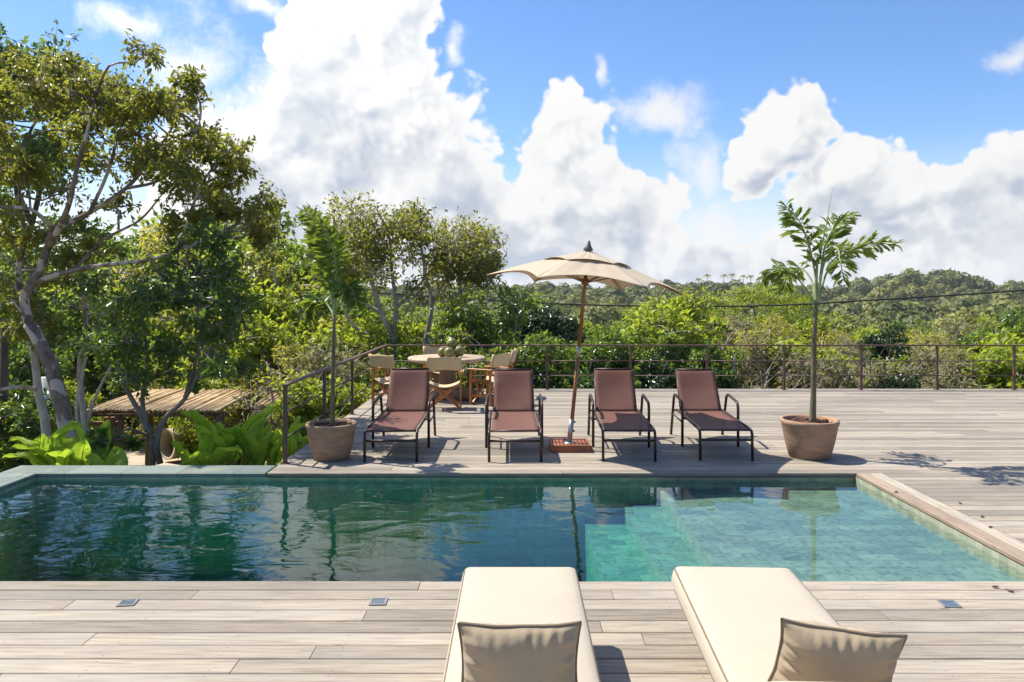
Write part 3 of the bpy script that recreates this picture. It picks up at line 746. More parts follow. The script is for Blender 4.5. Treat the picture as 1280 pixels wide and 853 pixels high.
# ---- slender pale tree beside it
Y = 12.0
B = P(52, 580, Y); B.z = -2.4
lm = [([B, P(58, 550, Y), P(48, 490, Y), P(42, 440, Y), P(30, 420, Y), P(0, 395, Y)], .075, .04), ([P(42, 440, Y), P(52, 400, Y), P(40, 350, Y), P(20, 300, Y)], .05, .02), ([P(48, 488, Y), P(20, 484, Y - .4), P(-20, 492, Y - .6)], .035, .02)]
hero_tree('slender_tree', 'thin pale trunk with sparse leaves left of the spotted trunk', 'tree', B, lm, px_clusters(r_, [(15, 330, 50, 60, 6, .4), (-20, 420, 40, 50, 5, .4)], Y, .4), M['bark_pale'], M['lf_mid'], 22, .11, .05, 12, 9)
Y = 12.6
B = P(108, 580, Y); B.z = -2.4
lm = [([B, P(106, 540, Y), P(101, 490, Y), P(100, 455, Y), P(108, 400, Y), P(100, 350, Y)], .06, .03), ([P(112, 580, Y), P(97, 520, Y), P(104, 460, Y), P(122, 400, Y)], .05, .02), ([P(106, 540, Y), P(118, 500, Y), P(135, 465, Y), P(160, 420, Y)], .03, .015)]
hero_tree('slender_tree', 'cluster of thin grey stems between the spotted trunk and the reed shelter', 'tree', B, lm, px_clusters(r_, [(110, 400, 60, 40, 8, .40), (95, 360, 60, 30, 4, .4)], Y, .4), M['bark_pale'], M['lf_dark'], 23, .11, .05, 12, 10)

# ---- dense dark tree behind the spreading one
Y = 13.6
B = P(2, 600, Y); B.z = -2.5
lm = [([B, P(5, 480, Y), P(10, 380, Y), P(40, 280, Y), P(62, 180, Y), P(80, 100, Y)], .08, .025), ([P(40, 280, Y), P(15, 220, Y), P(0, 150, Y)], .05, .02), ([P(24, 330, Y), P(5, 300, Y), P(-20, 260, Y)], .04, .015)]
spec = [(72, 116, 60, 44, 22, .48), (40, 190, 60, 50, 12, .50), (5, 270, 40, 60, 8, .45), (75, 290, 30, 25, 3, .36)]
hero_tree('evergreen_tree', 'tall dense dark green tree behind the spotted tree at the left', 'tree', B, lm, px_clusters(r_, spec, Y, .9), M['bark_dark'], M['lf_dark'], 24, .13, .06, 17, 12, .45, .3)

# ---- small dark-leaved tree with forked stem in front of the shelter
Y = 10.0
B = P(194, 600, Y); B.z = -2.4
lm = [([B, P(190, 565, Y), P(182, 530, Y), P(160, 490, Y), P(148, 455, Y), P(150, 420, Y)], .048, .018), ([P(184, 540, Y), P(178, 500, Y), P(184, 450, Y), P(178, 400, Y)], .036, .016),
      ([P(200, 580, Y), P(196, 555, Y), P(205, 525, Y), P(230, 500, Y), P(246, 470, Y), P(262, 440, Y), P(290, 425, Y)], .044, .012), ([P(230, 500, Y), P(245, 450, Y), P(250, 400, Y), P(240, 350, Y)], .024, .012)]
spec = [(225, 395, 88, 50, 17, .42), (200, 350, 70, 35, 7, .40), (285, 370, 55, 50, 8, .40), (290, 310, 40, 30, 3, .36), (150, 425, 35, 28, 3, .34), (285, 445, 25, 28, 3, .28), (165, 545, 22, 22, 3, .22), (205, 470, 40, 20, 3, .3)]
hero_tree('small_tree', 'small forked tree with dark glossy leaves in front of the reed shelter', 'tree', B, lm, [(c, q * .8) for c, q in px_clusters(r_, spec, Y, .45)], M['bark_grey'], M['lf_dark'], 25, .092, .048, 12, 11, .35, .5)

# ---- the two bare-limbed trees beyond the far left deck corner
Y = 19.5
B = P(492, 560, Y); B.z = -2.8
lm = [([B, P(492, 470, Y), P(490, 420, Y), P(478, 395, Y), P(464, 350, Y), P(455, 310, Y), P(445, 285, Y)], .11, .02), ([P(490, 425, Y), P(495, 385, Y), P(490, 340, Y), P(487, 300, Y), P(480, 280, Y)], .07, .018),
      ([P(493, 440, Y), P(470, 425, Y), P(440, 405, Y), P(425, 375, Y)], .06, .02), ([P(495, 385, Y), P(515, 365, Y), P(530, 345, Y), P(525, 300, Y), P(518, 275, Y)], .045, .014), ([P(478, 395, Y), P(450, 370, Y), P(436, 320, Y), P(432, 295, Y)], .035, .012)]
spec = [(450, 292, 36, 28, 11, .42), (490, 290, 28, 26, 6, .36), (432, 320, 20, 20, 4, .36), (520, 285, 18, 22, 5, .34), (475, 330, 35, 25, 3, .3), (525, 335, 20, 30, 3, .3), (462, 345, 45, 25, 5, .30)]
hero_tree('spreading_tree', 'pale bare-limbed tree with olive tufts behind the corner of the railing', 'tree', B, lm, [(c, q * 1.85) for c, q in px_clusters(r_, spec, Y, .7)], M['bark_pale'], M['lf_olive'], 26, .12, .058, 22, 9, .2, .4)
Y = 19.8
B = P(532, 560, Y); B.z = -2.8
lm = [([B, P(532, 470, Y), P(532, 430, Y), P(540, 380, Y), P(532, 345, Y), P(526, 310, Y)], .10, .018), ([P(534, 432, Y), P(560, 410, Y), P(572, 375, Y), P(574, 335, Y), P(568, 300, Y)], .07, .016),
      ([P(562, 405, Y), P(585, 380, Y), P(610, 352, Y), P(625, 330, Y)], .04, .010), ([P(540, 380, Y), P(560, 345, Y), P(575, 310, Y), P(592, 290, Y)], .04, .012), ([P(572, 375, Y), P(590, 340, Y), P(600, 305, Y)], .03, .010)]
spec = [(575, 300, 32, 25, 9, .38), (600, 310, 20, 30, 8, .36), (545, 320, 20, 28, 5, .32), (590, 345, 30, 20, 5, .3), (620, 335, 12, 14, 2, .2), (565, 355, 40, 22, 4, .28)]
hero_tree('spreading_tree', 'pale bare-limbed tree with olive crown just left of the parasol', 'tree', B, lm, [(c, q * 1.85) for c, q in px_clusters(r_, spec, Y, .7)], M['bark_pale'], M['lf_olive'], 27, .12, .058, 22, 9, .2, .4)

# ------------------------------------------------------------------ generic trees and bushes, copied around
def variant(name, seed, H, Rx, leaf, bark, L, W, ncl, rad, ntw, nlf, trunk_h=0.25, flat=1.0, twigs=0, nt=3, cat='tree', shape=0.0):
    """a tree or bush H high and about 2 Rx wide with its foot at the origin"""
    r = np.random.default_rng(seed)
    root = thing(name, None, cat)
    mb = MB(); skel = []
    zc = H * (trunk_h + 1) / 2; rz = H * (1 - trunk_h) / 2
    cl = []
    for i in range(ncl):
        d = unit(r.normal(size=(1, 3)))[0]; q = r.uniform(.35, 1.0) ** .6
        lump = 0.78 + .32 * math.sin(3.1 * d[0] + seed) * math.cos(2.3 * d[1] + seed * 2)
        hf = (d[2] * q + 1) / 2
        wid = 1.0 - shape * hf
        cl.append((Vector((d[0] * Rx * q * lump * wid, d[1] * Rx * q * lump * wid, zc + d[2] * rz * q * (.85 + .2 * lump) - .25 * rad)), rad * r.uniform(.7, 1.25)))
    for k in range(nt):
        a = 2 * math.pi * (k + r.uniform(-.3, .3)) / nt; s = Rx * r.uniform(.25, .6)
        pts = [Vector((0.08 * math.cos(a) * k, .08 * math.sin(a) * k, -.3)), Vector((s * .2 * math.cos(a), s * .2 * math.sin(a), H * trunk_h)), Vector((s * .7 * math.cos(a), s * .7 * math.sin(a), H * .55)), Vector((s * math.cos(a + .3), s * math.sin(a + .3), H * .85))]
        skel.append(limb(mb, pts, .02 * H, .004 * H, 6, H * .02, r))
    join_clusters(mb, skel, cl, r, .03)
    for i in range(twigs):
        a = r.uniform(0, 6.28); e = r.uniform(.2, 1.35); l = r.uniform(.6, 1.1)
        p0 = Vector((r.normal() * Rx * .2, r.normal() * Rx * .2, H * r.uniform(.05, .4)))
        dv = Vector((math.cos(a) * math.cos(e) * Rx, math.sin(a) * math.cos(e) * Rx, math.sin(e) * H * .75)) * l
        mid = p0 + dv * .5 + Vector(r.normal(size=3)) * .12 * Rx
        mb.tube([p0, mid, p0 + dv], [.016, .010, .004], 3, False)
        for k in range(3):
            q = p0 + dv * r.uniform(.4, .9); mb.tube([q, q + Vector(r.normal(size=3)) * .22 * Rx + Vector((0, 0, .12))], [.008, .003], 3, False)
    v, t = spray_leaves(r, cl, ntw, nlf, L, W, .3, .6, mb, .006, flat)
    mb.build('trunk', bark, root); tri_object('crown', v, t, leaf, root)
    return root

KINDS = {}
def add_kind(key, look, cat, *vs): KINDS[key] = (look, cat, list(vs))
add_kind('mid', 'leafy mid green tree', 'tree',
         variant('leafy_tree', 101, 5, 2.2, M['lf_mid'], M['bark_grey'], .19, .095, 42, .68, 16, 12, .2),
         variant('leafy_tree', 102, 5, 2.0, M['lf_mid'], M['bark_grey'], .18, .09, 40, .62, 16, 12, .15))
add_kind('dark', 'dark green rounded tree', 'tree',
         variant('rounded_tree', 103, 5, 1.9, M['lf_dark'], M['bark_dark'], .18, .09, 46, .62, 17, 12, .15, shape=.4),
         variant('rounded_tree', 104, 5, 2.3, M['lf_dark'], M['bark_dark'], .19, .10, 46, .7, 17, 12, .2))
add_kind('lime', 'bright lime green bush', 'bush',
         variant('lime_bush', 105, 4, 2.1, M['lf_lime'], M['bark_grey'], .19, .10, 40, .62, 16, 11, .1, cat='bush'),
         variant('lime_bush', 106, 4, 1.8, M['lf_lime'], M['bark_grey'], .17, .085, 40, .58, 15, 11, .08, cat='bush'))
add_kind('yellow', 'yellow green feathery shrub', 'shrub',
         variant('feathery_shrub', 107, 4, 1.7, M['lf_yellow'], M['bark_pale'], .15, .05, 36, .58, 16, 13, .1, twigs=20, cat='shrub'))
add_kind('dry', 'dry greyish scrub with bare twigs', 'shrub',
         variant('dry_shrub', 108, 3, 1.6, M['lf_dry'], M['bark_pale'], .13, .05, 30, .5, 14, 9, .08, twigs=34, cat='shrub'))
add_kind('deep', 'very dark dense round tree', 'tree',
         variant('dense_tree', 111, 5, 2.1, M['lf_deep'], M['bark_dark'], .16, .085, 60, .62, 18, 13, .12, shape=.3))
add_kind('olive', 'open olive leaved tree', 'tree',
         variant('olive_leaved_tree', 109, 5, 2.1, M['lf_olive'], M['bark_pale'], .18, .08, 34, .6, 14, 10, .25, twigs=14))
add_kind('umb', 'flat topped light green tree', 'tree',
         variant('flat_topped_tree', 110, 6, 3.2, M['lf_lime'], M['bark_grey'], .16, .06, 44, .8, 16, 13, .55, flat=.45))

ZONES = [(60, 'at the left edge of the photo'), (140, 'behind the spotted trunk'), (235, 'above the reed shelter roof'), (330, 'between the two reed shelters'), (415, 'behind the left potted palm'),
         (475, 'beside the left railing'), (530, 'behind the left director chair'), (585, 'behind the round table'), (640, 'behind the right director chairs'), (700, 'left of the parasol pole'),
         (745, 'right of the parasol pole'), (800, 'beyond the third sling lounger'), (850, 'between the third and fourth loungers'), (905, 'beyond the fourth sling lounger'), (960, 'right of the fourth lounger'),
         (1010, 'left of the right potted palm'), (1060, 'right of the right potted palm'), (1115, 'two rail bays right of the palm'), (1170, 'three rail bays right of the palm'), (1225, 'near the right edge of the photo'), (99999, 'at the right edge of the photo')]
USED = {}; SPENT = set()
def plant(key, px, top_py, Y, wide=None, vi=None, seedrot=None):
    """one bush or tree standing on the ground at distance Y with its top at the given photo height"""
    look, cat, vs = KINDS[key]
    if px > 690 and Y > 25 and key not in ('deep', 'umb'): top_py += 13
    elif px > 900 and Y < 21: top_py += 9
    rr = random.Random(int(px * 13 + Y * 101))
    vi = rr.randrange(len(vs)) if vi is None else vi
    src = vs[vi]
    x = (px - VX) * Y / F; z = float(terrain(x, Y)) - 0.05
    top = EYE - (top_py - VY) * Y / F
    H0 = 4.0 if key in ('lime', 'yellow') else 3.0 if key == 'dry' else 6.0 if key == 'umb' else 5.0
    h = max(0.6, top - z)
    if src.name in SPENT: o = copy_tree(src)
    else: o = src; SPENT.add(src.name)
    o.location = (x, Y, z); o.rotation_euler = (0, 0, rr.uniform(0, 6.28))
    sz = h / H0; sxy = wide * Y / F / 2 / 2.0 if wide else sz * rr.uniform(.9, 1.15)
    o.scale = (sxy, sxy, sz)
    zone = next(t for lim, t in ZONES if px < lim)
    row = 'close behind' if Y < 21 else 'in the second row' if Y < 30 else 'farther off' if Y < 48 else 'far down the valley'
    if px < 340: row = 'low' if top_py > 470 else 'in the garden' if Y < 17 else 'deep in the garden'
    size = 'small ' if h < 2.6 else 'large ' if h > 5.0 else ''
    lab = f'{size}{look} {row} {zone}'
    if lab in USED:
        USED[lab] += 1
        lab2 = f'{"right" if px > USED[lab + "x"] else "left"} one of two {size}{look}s {zone}'
        if lab2 in USED: lab2 = f'middle {size}{look} {zone}'
        lab = lab2
    lab = lab.replace('dry greyish scrub with bare twigs', 'dry greyish twiggy scrub').replace('close behind behind', 'close behind').replace('close behind beyond', 'close beyond').replace('close behind beside', 'close beside')
    USED.setdefault(lab, 1); USED[lab + 'x'] = px
    tag(o, lab, cat, 'trees and bushes around the deck')
    return o

# behind the far railing: front row, then rows behind it
for a in [('olive', 588, 405, 17.5), ('mid', 612, 358, 18.5), ('mid', 640, 415, 17.5), ('mid', 668, 425, 17.2), ('mid', 700, 408, 18), ('dark', 735, 425, 17.6), ('mid', 770, 402, 18), ('deep', 806, 428, 17.3),
          ('mid', 838, 402, 18.5), ('lime', 858, 388, 19.5), ('dark', 892, 425, 17.6), ('dry', 930, 410, 18), ('yellow', 955, 392, 18.5), ('dry', 985, 430, 17.3), ('lime', 1008, 405, 18.5), ('dry', 1040, 440, 17.2), ('deep', 1110, 448, 17.0),
          ('dry', 1092, 442, 17.4), ('mid', 1108, 430, 18.2), ('dry', 1140, 420, 17.8), ('yellow', 1172, 398, 19), ('dry', 1200, 432, 17.4), ('lime', 1228, 410, 17.4), ('lime', 1262, 398, 18), ('mid', 1310, 395, 18), ('dark', 660, 445, 16.6), ('dry', 1160, 455, 16.8), ('deep', 640, 440, 16.8), ('lime', 1285, 430, 16.8)]:
    plant(*a)
for a in [('deep', 676, 362, 24), ('deep', 700, 392, 23.5), ('mid', 630, 385, 25), ('mid', 740, 388, 27), ('lime', 715, 398, 30), ('mid', 785, 388, 28), ('lime', 838, 366, 25), ('deep', 872, 382, 27), ('yellow', 900, 375, 30), ('dry', 925, 380, 28),
          ('umb', 945, 347, 34), ('yellow', 975, 372, 29), ('umb', 850, 366, 38), ('lime', 1005, 382, 30), ('yellow', 1035, 392, 28), ('dry', 1060, 405, 27), ('lime', 1082, 400, 31), ('deep', 1116, 398, 22.5), ('yellow', 1150, 392, 32), ('dry', 1180, 385, 30),
          ('olive', 1200, 372, 33), ('yellow', 1225, 388, 30), ('dark', 1275, 372, 26), ('mid', 1250, 392, 25), ('mid', 810, 385, 33), ('mid', 655, 392, 32)]:
    plant(*a)
for a in [('mid', 650, 378, 42), ('lime', 720, 382, 44), ('dark', 760, 388, 46), ('lime', 800, 380, 42), ('mid', 880, 374, 45), ('lime', 930, 372, 44), ('mid', 1000, 376, 46), ('olive', 1050, 386, 44), ('lime', 1100, 390, 42), ('mid', 1140, 388, 46), ('dark', 1190, 390, 44), ('lime', 1240, 385, 42), ('mid', 1290, 380, 46),
          ('lime', 700, 390, 58), ('mid', 780, 392, 60), ('dark', 840, 388, 62), ('mid', 960, 388, 58), ('yellow', 1080, 396, 62), ('mid', 1165, 398, 60)]:
    plant(*a)
# left: thicket beyond the garden and around the shelters
for a in [('lime', 345, 395, 18), ('yellow', 370, 420, 17), ('mid', 395, 345, 21), ('yellow', 425, 385, 20), ('mid', 450, 372, 23), ('lime', 470, 400, 19.5), ('mid', 505, 388, 24), ('lime', 540, 395, 23), ('mid', 570, 380, 25), ('mid', 350, 300, 24), ('yellow', 318, 285, 26), ('lime', 290, 310, 25), ('mid', 385, 318, 25), ('yellow', 362, 385, 20), ('lime', 330, 405, 19), ('lime', 395, 395, 18.5), ('yellow', 340, 432, 17.5), ('olive', 318, 290, 22), ('yellow', 385, 365, 24),
          ('yellow', 225, 262, 30), ('olive', 180, 300, 31), ('mid', 265, 300, 24), ('lime', 325, 350, 19.5), ('lime', 255, 440, 20), ('mid', 300, 420, 20.5), ('yellow', 200, 455, 22), ('mid', 160, 440, 23), ('dark', 20, 430, 15), ('mid', -10, 380, 16), ('dark', 45, 470, 18), ('lime', 75, 470, 20), ('mid', 30, 500, 13.5), ('yellow', 300, 475, 18.8),
          ('dry', 380, 430, 16), ('mid', 420, 440, 16.5), ('dark', 455, 450, 17.5), ('lime', 400, 470, 14.5), ('mid', 520, 430, 17.6), ('dark', 495, 455, 17), ('mid', 555, 440, 17.2), ('lime', 435, 480, 15.5), ('mid', 210, 515, 21.5), ('lime', 250, 520, 22.5), ('olive', 270, 350, 28), ('mid', 400, 330, 30), ('lime', 345, 470, 19), ('dark', -20, 480, 13), ('mid', 70, 330, 24), ('lime', 130, 345, 26), ('mid', 20, 320, 26), ('dark', 100, 400, 27), ('mid', 250, 268, 34), ('mid', 205, 282, 35), ('lime', 300, 276, 36), ('mid', 155, 288, 37), ('mid', 335, 266, 33), ('dark', 115, 278, 38), ('dark', 55, 300, 36)]:
    plant(*a)
for key, (look, cat, vs) in KINDS.items():          # drop variants nobody used
    for v_ in vs:
        if v_.name not in SPENT:
            for ch in KIDS.get(v_.name, []): bpy.data.objects.remove(ch)
            bpy.data.objects.remove(v_)

# far wooded hillside: one mass of crowns
r = np.random.default_rng(77)
temps = []
for k in range(10):
    n = 170 if k < 6 else 620; cs = 1.0 if k < 6 else .50
    d = unit(r.normal(size=(n, 3)) * [1, 1, .9] + [0, 0, .35]); C = d * r.uniform(.55, 1.0, (n, 1)) * [1, 1, .85]
    temps.append(leaf_tris(C, np.cross(d, r.normal(size=(n, 3))) - [0, 0, .1], d * 1.3 + r.normal(size=(n, 3)) * .30 + [0, 0, .1], cs * .40 * r.uniform(.7, 1.3, n), cs * .30 * r.uniform(.7, 1.3, n)))
Vs, Ts, To = [], [], []; nb = 0
cnt = 0
for i in range(4600):
    Yc = 62 + (450 - 62) * r.uniform() ** 0.75
    U = r.uniform(-.72, .74); xc = U * Yc; pxx = VX + U * F
    scrub = (pxx > 1030 and 230 < Yc < 405) or (pxx > 980 and 150 < Yc < 260 and r.uniform() < .5)
    R = r.uniform(1.5, 3.6) * (0.85 if Yc < 110 else 1.15) * r.choice([.7, 1, 1.35])
    if scrub and r.uniform() < .85: R *= .55
    if pxx > 1070 and pxx < 1230 and Yc > 400: R *= 1.25
    zc = float(terrain(xc, Yc)) + R * .75
    v, t = temps[r.integers(6) if Yc > 170 else 6 + r.integers(4)]
    a = r.uniform(0, 6.28); ca, sa = math.cos(a), math.sin(a)
    vv = np.stack([v[:, 0] * ca - v[:, 1] * sa, v[:, 0] * sa + v[:, 1] * ca, v[:, 2] * r.uniform(.85, 1.25)], 1) * R + [xc, Yc, zc]
    Vs.append(vv); Ts.append(t + nb); nb += len(v)
    tone = np.clip(r.beta(1.3, 1.5) + (.35 if scrub else 0) + (.2 if Yc < 140 else 0), 0, 1)
    To.append(np.full(len(v), tone))
tag(tri_object('forest', np.concatenate(Vs), np.concatenate(Ts), M['lf_forest'], None, np.concatenate(To)), 'wooded hillside beyond the valley', 'forest', kind='stuff')

# palms on the hill crest
def hill_palm():
    root = thing('palm_tree', None, 'palm tree')
    mb = MB(); mb.tube([(0, 0, -1), (.2, 0, 3), (.1, 0, 6.5)], [.28, .2, .16], 6); mb.build('trunk', M['bark_grey'], root)
    r = np.random.default_rng(5); C, T_, N_ = [], [], []
    for k in range(13):
        a = k * 2.4; e = r.uniform(-.2, 1.1)
        for j in range(7):
            t = j / 6; p = np.array([math.cos(a) * math.cos(e) * 2.6 * t, math.sin(a) * math.cos(e) * 2.6 * t, 6.5 + math.sin(e) * 2.6 * t - 1.5 * t * t])
            for s in (-1, 1): C.append(p); T_.append([math.cos(a + s * .8), math.sin(a + s * .8), -.5]); N_.append([0, 0, 1])
    v, t = leaf_tris(np.array(C), np.array(T_, float), np.array(N_, float), np.full(len(C), 1.0), np.full(len(C), .28))
    tri_object('crown', v, t, M['lf_olive'], root); return root
hp = hill_palm()
for i, (px, py, Yp, lab) in enumerate([(873, 346, 410, 'leftmost tiny palm on the hill crest right of the parasol'), (884, 341, 410, 'second tiny palm from the left on the hill crest'), (905, 341, 410, 'middle tiny palm on the hill crest'),
                                       (915, 340, 405, 'tiny palm right of the middle one on the hill crest'), (929, 342, 412, 'tiny palm left of the last crest palm'), (938, 342, 412, 'last tiny palm of the crest row beside the right potted palm'), (1140, 338, 410, 'lone tiny palm on the hill crest at the right')]):
    o = hp if i == 0 else copy_tree(hp)
    q = P(px, py, Yp); o.location = (q.x, Yp, q.z - 8.2 * .8); o.scale = (.8, .8, .8); o.rotation_euler = (0, 0, i * 1.3)
    tag(o, lab, 'palm tree', 'palms on the hill crest')

# heliconia / banana-leaved plants below the pool coping
def paddle(mb, base, az, length, width, lean, curl, seed):
    """one broad leaf blade on its stalk"""
    r = random.Random(seed); b = Vector(base); out = Vector((math.cos(az), math.sin(az), 0)); sd = Vector((-math.sin(az), math.cos(az), 0))
    tw = r.uniform(-.5, .5); stalk = length * .45
    def mid(t):
        a = lean + curl * max(0, t) ** 1.5
        return b + out * (math.sin(a) * (stalk + t * length)) + Vector((0, 0, math.cos(a) * (stalk + t * length)))
    def fn(u, v):
        t = v; w = width * (math.sin(math.pi * min(1, (t * .96 + .03)) ** .8) ** .75) * (u - .5)
        p = mid(t); a = lean + curl * t ** 1.5
        nrm = (out * -math.cos(a) + Vector((0, 0, math.sin(a))))
        s2 = (sd * math.cos(tw) + nrm * math.sin(tw))
        fold = abs(u - .5) * width * .55
        return p + s2 * w + nrm * (fold + .015 * math.sin(t * 19 + u * 3 + seed))
    mb.grid(fn, 6, 12)
    mb.tube([mid(t * .97) for t in (0, .25, .5, .75, 1)], [.009, .006, .003], 5)
    mb.tube([b, b + (mid(0) - b) * .5, mid(0.02)], [.018, .012, .008], 5)
def heliconia(px, py_base, Y, spread, n, label, seed, L=.66):
    r = random.Random(seed); q = P(px, py_base, Y); z = min(q.z, -.45)
    root = thing('heliconia_plant', label, 'plant', (q.x, Y, float(terrain(q.x, Y))), 0, 'broad leaved plants beside the pool')
    zz = z - root.location.z
    st = MB()
    for k in range(n):
        mb = MB(); a = r.uniform(0, 6.28); d = r.uniform(0, spread)
        bx, by = math.cos(a) * d, math.sin(a) * d * .6
        paddle(mb, (bx, by, zz + r.uniform(-.1, .05)), a + r.uniform(-.7, .7), L * r.uniform(.75, 1.25), .22 * r.uniform(.8, 1.2), r.uniform(.02, .5), r.uniform(.05, .6), seed * 50 + k)
        mb.build('leaf', M['lf_helic'], root)
        st.tube([(bx * .5, by * .5, 0), (bx, by, zz)], [.03, .018], 5)
    st.build('stem', M['palm_green'], root)
hel = [(45, 602, 9.4, .28, 8, 'broad leaved plant at the left pool corner, leaves bright yellow green', 1, .5), (80, 604, 9.1, .2, 7, 'broad leaved plant at the foot of the spotted trunk', 2, .5), (118, 612, 9.2, .15, 5, 'low broad leaved plant right of the spotted trunk', 3, .48),
       (146, 618, 9.0, .10, 3, 'few broad leaves beside the sandy path', 9, .42), (250, 606, 9.3, .2, 6, 'low broad leaved plant in front of the concrete ring', 4, .5), (272, 596, 9.6, .25, 9, 'tall broad leaved plant right of the concrete ring', 5, .58), (292, 590, 10.2, .25, 8, 'broad leaved plant under the right end of the reed shelter', 6, .58),
       (318, 594, 9.5, .22, 9, 'broad leaved plant left of the first railing post', 7, .52), (352, 590, 10.4, .25, 9, 'broad leaved plant behind the first railing post', 8, .44), (378, 590, 11.2, .25, 8, 'broad leaved plant behind the left terracotta pot', 10, .42)]
for a in hel: heliconia(*a)

# thin air between the deck and the hills
mh = bpy.data.materials.new('thin_haze'); mh.use_nodes = True; Nh = NT(mh.node_tree); Nh.n.clear()
oh = Nh.node('ShaderNodeOutputMaterial'); vh = Nh.node('ShaderNodeVolumePrincipled'); vh.inputs['Color'].default_value = (0.86, 0.90, 0.96, 1); vh.inputs['Density'].default_value = HAZE; vh.inputs['Anisotropy'].default_value = 0.2
Nh.l.new(vh.outputs[0], oh.inputs['Volume'])
mb = MB(); mb.box((-1700, -70, -120), (1700, 2700, 60)); tag(mb.build('haze', mh), 'thin pale haze in the air', 'haze', kind='stuff')

# ------------------------------------------------------------------ garden structures
def shelter(name, label, x0, x1, y0, y1, zf, zb, posts):
    root = thing(name, label, 'shelter', ((x0 + x1) / 2, (y0 + y1) / 2, -2.4), 0, 'reed roofed shelters'); ox, oy, oz = root.location
    r = random.Random(int(x0 * 10)); mb = MB(); n = int((x1 - x0) / .062)
    for i in range(n):
        x = x0 + (i + .5) * (x1 - x0) / n
        a = (x - ox + r.uniform(-.03, .03), y0 - oy + r.uniform(-.08, .05), zf - oz + r.uniform(0, .02)); b = (x - ox + r.uniform(-.05, .05), y1 - oy + r.uniform(-.05, .08), zb - oz + r.uniform(0, .02))
        mb.tube([a, ((a[0] + b[0]) / 2 + r.uniform(-.02, .02), (a[1] + b[1]) / 2, (a[2] + b[2]) / 2 + r.uniform(-.01, .02)), b], [.036, .032, .026], 6)
    mb.build('roof', M['thatch'], root)
    for yy, z in ((y0 + .15, zf), (y1 - .15, zb)):
        mb = MB(); mb.tube([(x0 - ox - .05, yy - oy, z - oz - .085), (x1 - ox + .05, yy - oy, z - oz - .085)], .055, 8); mb.build('beam', M['hutwood'], root)
    for px_, py_ in posts:
        mb = MB(); mb.tube([(px_ - ox, py_ - oy, -.2), (px_ - ox + .02, py_ - oy, 1.0), (px_ - ox, py_ - oy, (zf if py_ < (y0 + y1) / 2 else zb) - oz - .1)], [.10, .09, .085], 9); mb.build('post', M['hutwood'], root)
shelter('reed_shelter', 'reed roofed garden shelter left of the deck, behind the forked small tree', -8.55, -5.85, 15.0, 17.2, -.43, -.30, [(-8.0, 15.15), (-5.98, 15.15), (-8.3, 17.0), (-6.1, 17.0)])
shelter('reed_shelter', 'smaller reed roof half hidden behind the first railing post', -5.35, -3.75, 15.4, 17.4, -.38, -.22, [(-5.2, 15.55), (-3.9, 15.55), (-5.2, 17.2), (-3.9, 17.2)])
root = thing('concrete_ring', 'tan concrete well ring lying on its side beside the sandy path', 'ring', (-8.9, 19.6, -2.0), math.radians(-35))
mb = MB(); mb.lathe([(.40, -.22), (.40, .22), (.34, .22), (.34, -.22), (.40, -.22)], 32)
mb.v = [(x, z, y + .02) for x, y, z in mb.v]; mb.build('ring_wall', M['concrete'], root)
root = thing('gate_posts', 'reddish timber gate frame standing at the left of the reed shelter', 'gate', (P(137, 560, 14.4).x, 14.4, -2.35))
for dx in (-.06, .06):
    mb = MB(); mb.box((dx - .035, -.035, 0), (dx + .035, .035, 1.9), .005); mb.build('post', M['redwood'], root)
mb = MB(); mb.box((-.35, -.03, 1.72), (.12, -.037 + .07, 1.80)); mb.v = [(x, y + .075, z) for x, y, z in mb.v]; mb.build('rail', M['redwood'], root)
root = thing('bamboo_fence', 'grey bamboo paling fence at the left edge behind the broad leaved plants', 'fence', (-9.0, 13.2, -2.35))
r = random.Random(4)
mb = MB()
for i in range(40):
    x = -2.2 + i * .085; h = 1.32 + r.uniform(-.06, .08); mb.tube([(x, 0, -.1), (x + r.uniform(-.01, .01), 0, h)], .036, 7)
mb.build('pales', M['bamboo'], root)
mb = MB(); mb.tube([(-2.3, .06, 1.0), (1.3, .06, 1.0)], .03, 6); mb.tube([(-2.3, .06, .4), (1.3, .06, .4)], .03, 6); mb.build('rail', M['bamboo'], root)
root = thing('painted_post', 'whitewashed post standing behind the thin pale trunk', 'post', (P(56, 500, 13.6).x, 13.6, -2.35))
mb = MB(); mb.tube([(0, 0, -.1), (0, 0, 2.75)], .085, 12); mb.build('shaft', M['paint'], root)
mb = MB(); mb.tube([(0, 0, 2.0), (0, 0, 2.03)], .09, 12); mb.build('band', M['bark_grey'], root)

pts = [P(px, py, 30.0) for px, py in [(-200, 320), (200, 352), (400, 362), (560, 372), (700, 380), (830, 383), (970, 382), (1080, 376), (1180, 370), (1280, 363), (1420, 352), (1700, 330)]]
mb = MB(); mb.tube(catmull(pts, 6), .032, 6)
tag(mb.build('overhead_cable', M['cable']), 'black overhead cable sagging across the trees behind the deck', 'cable')

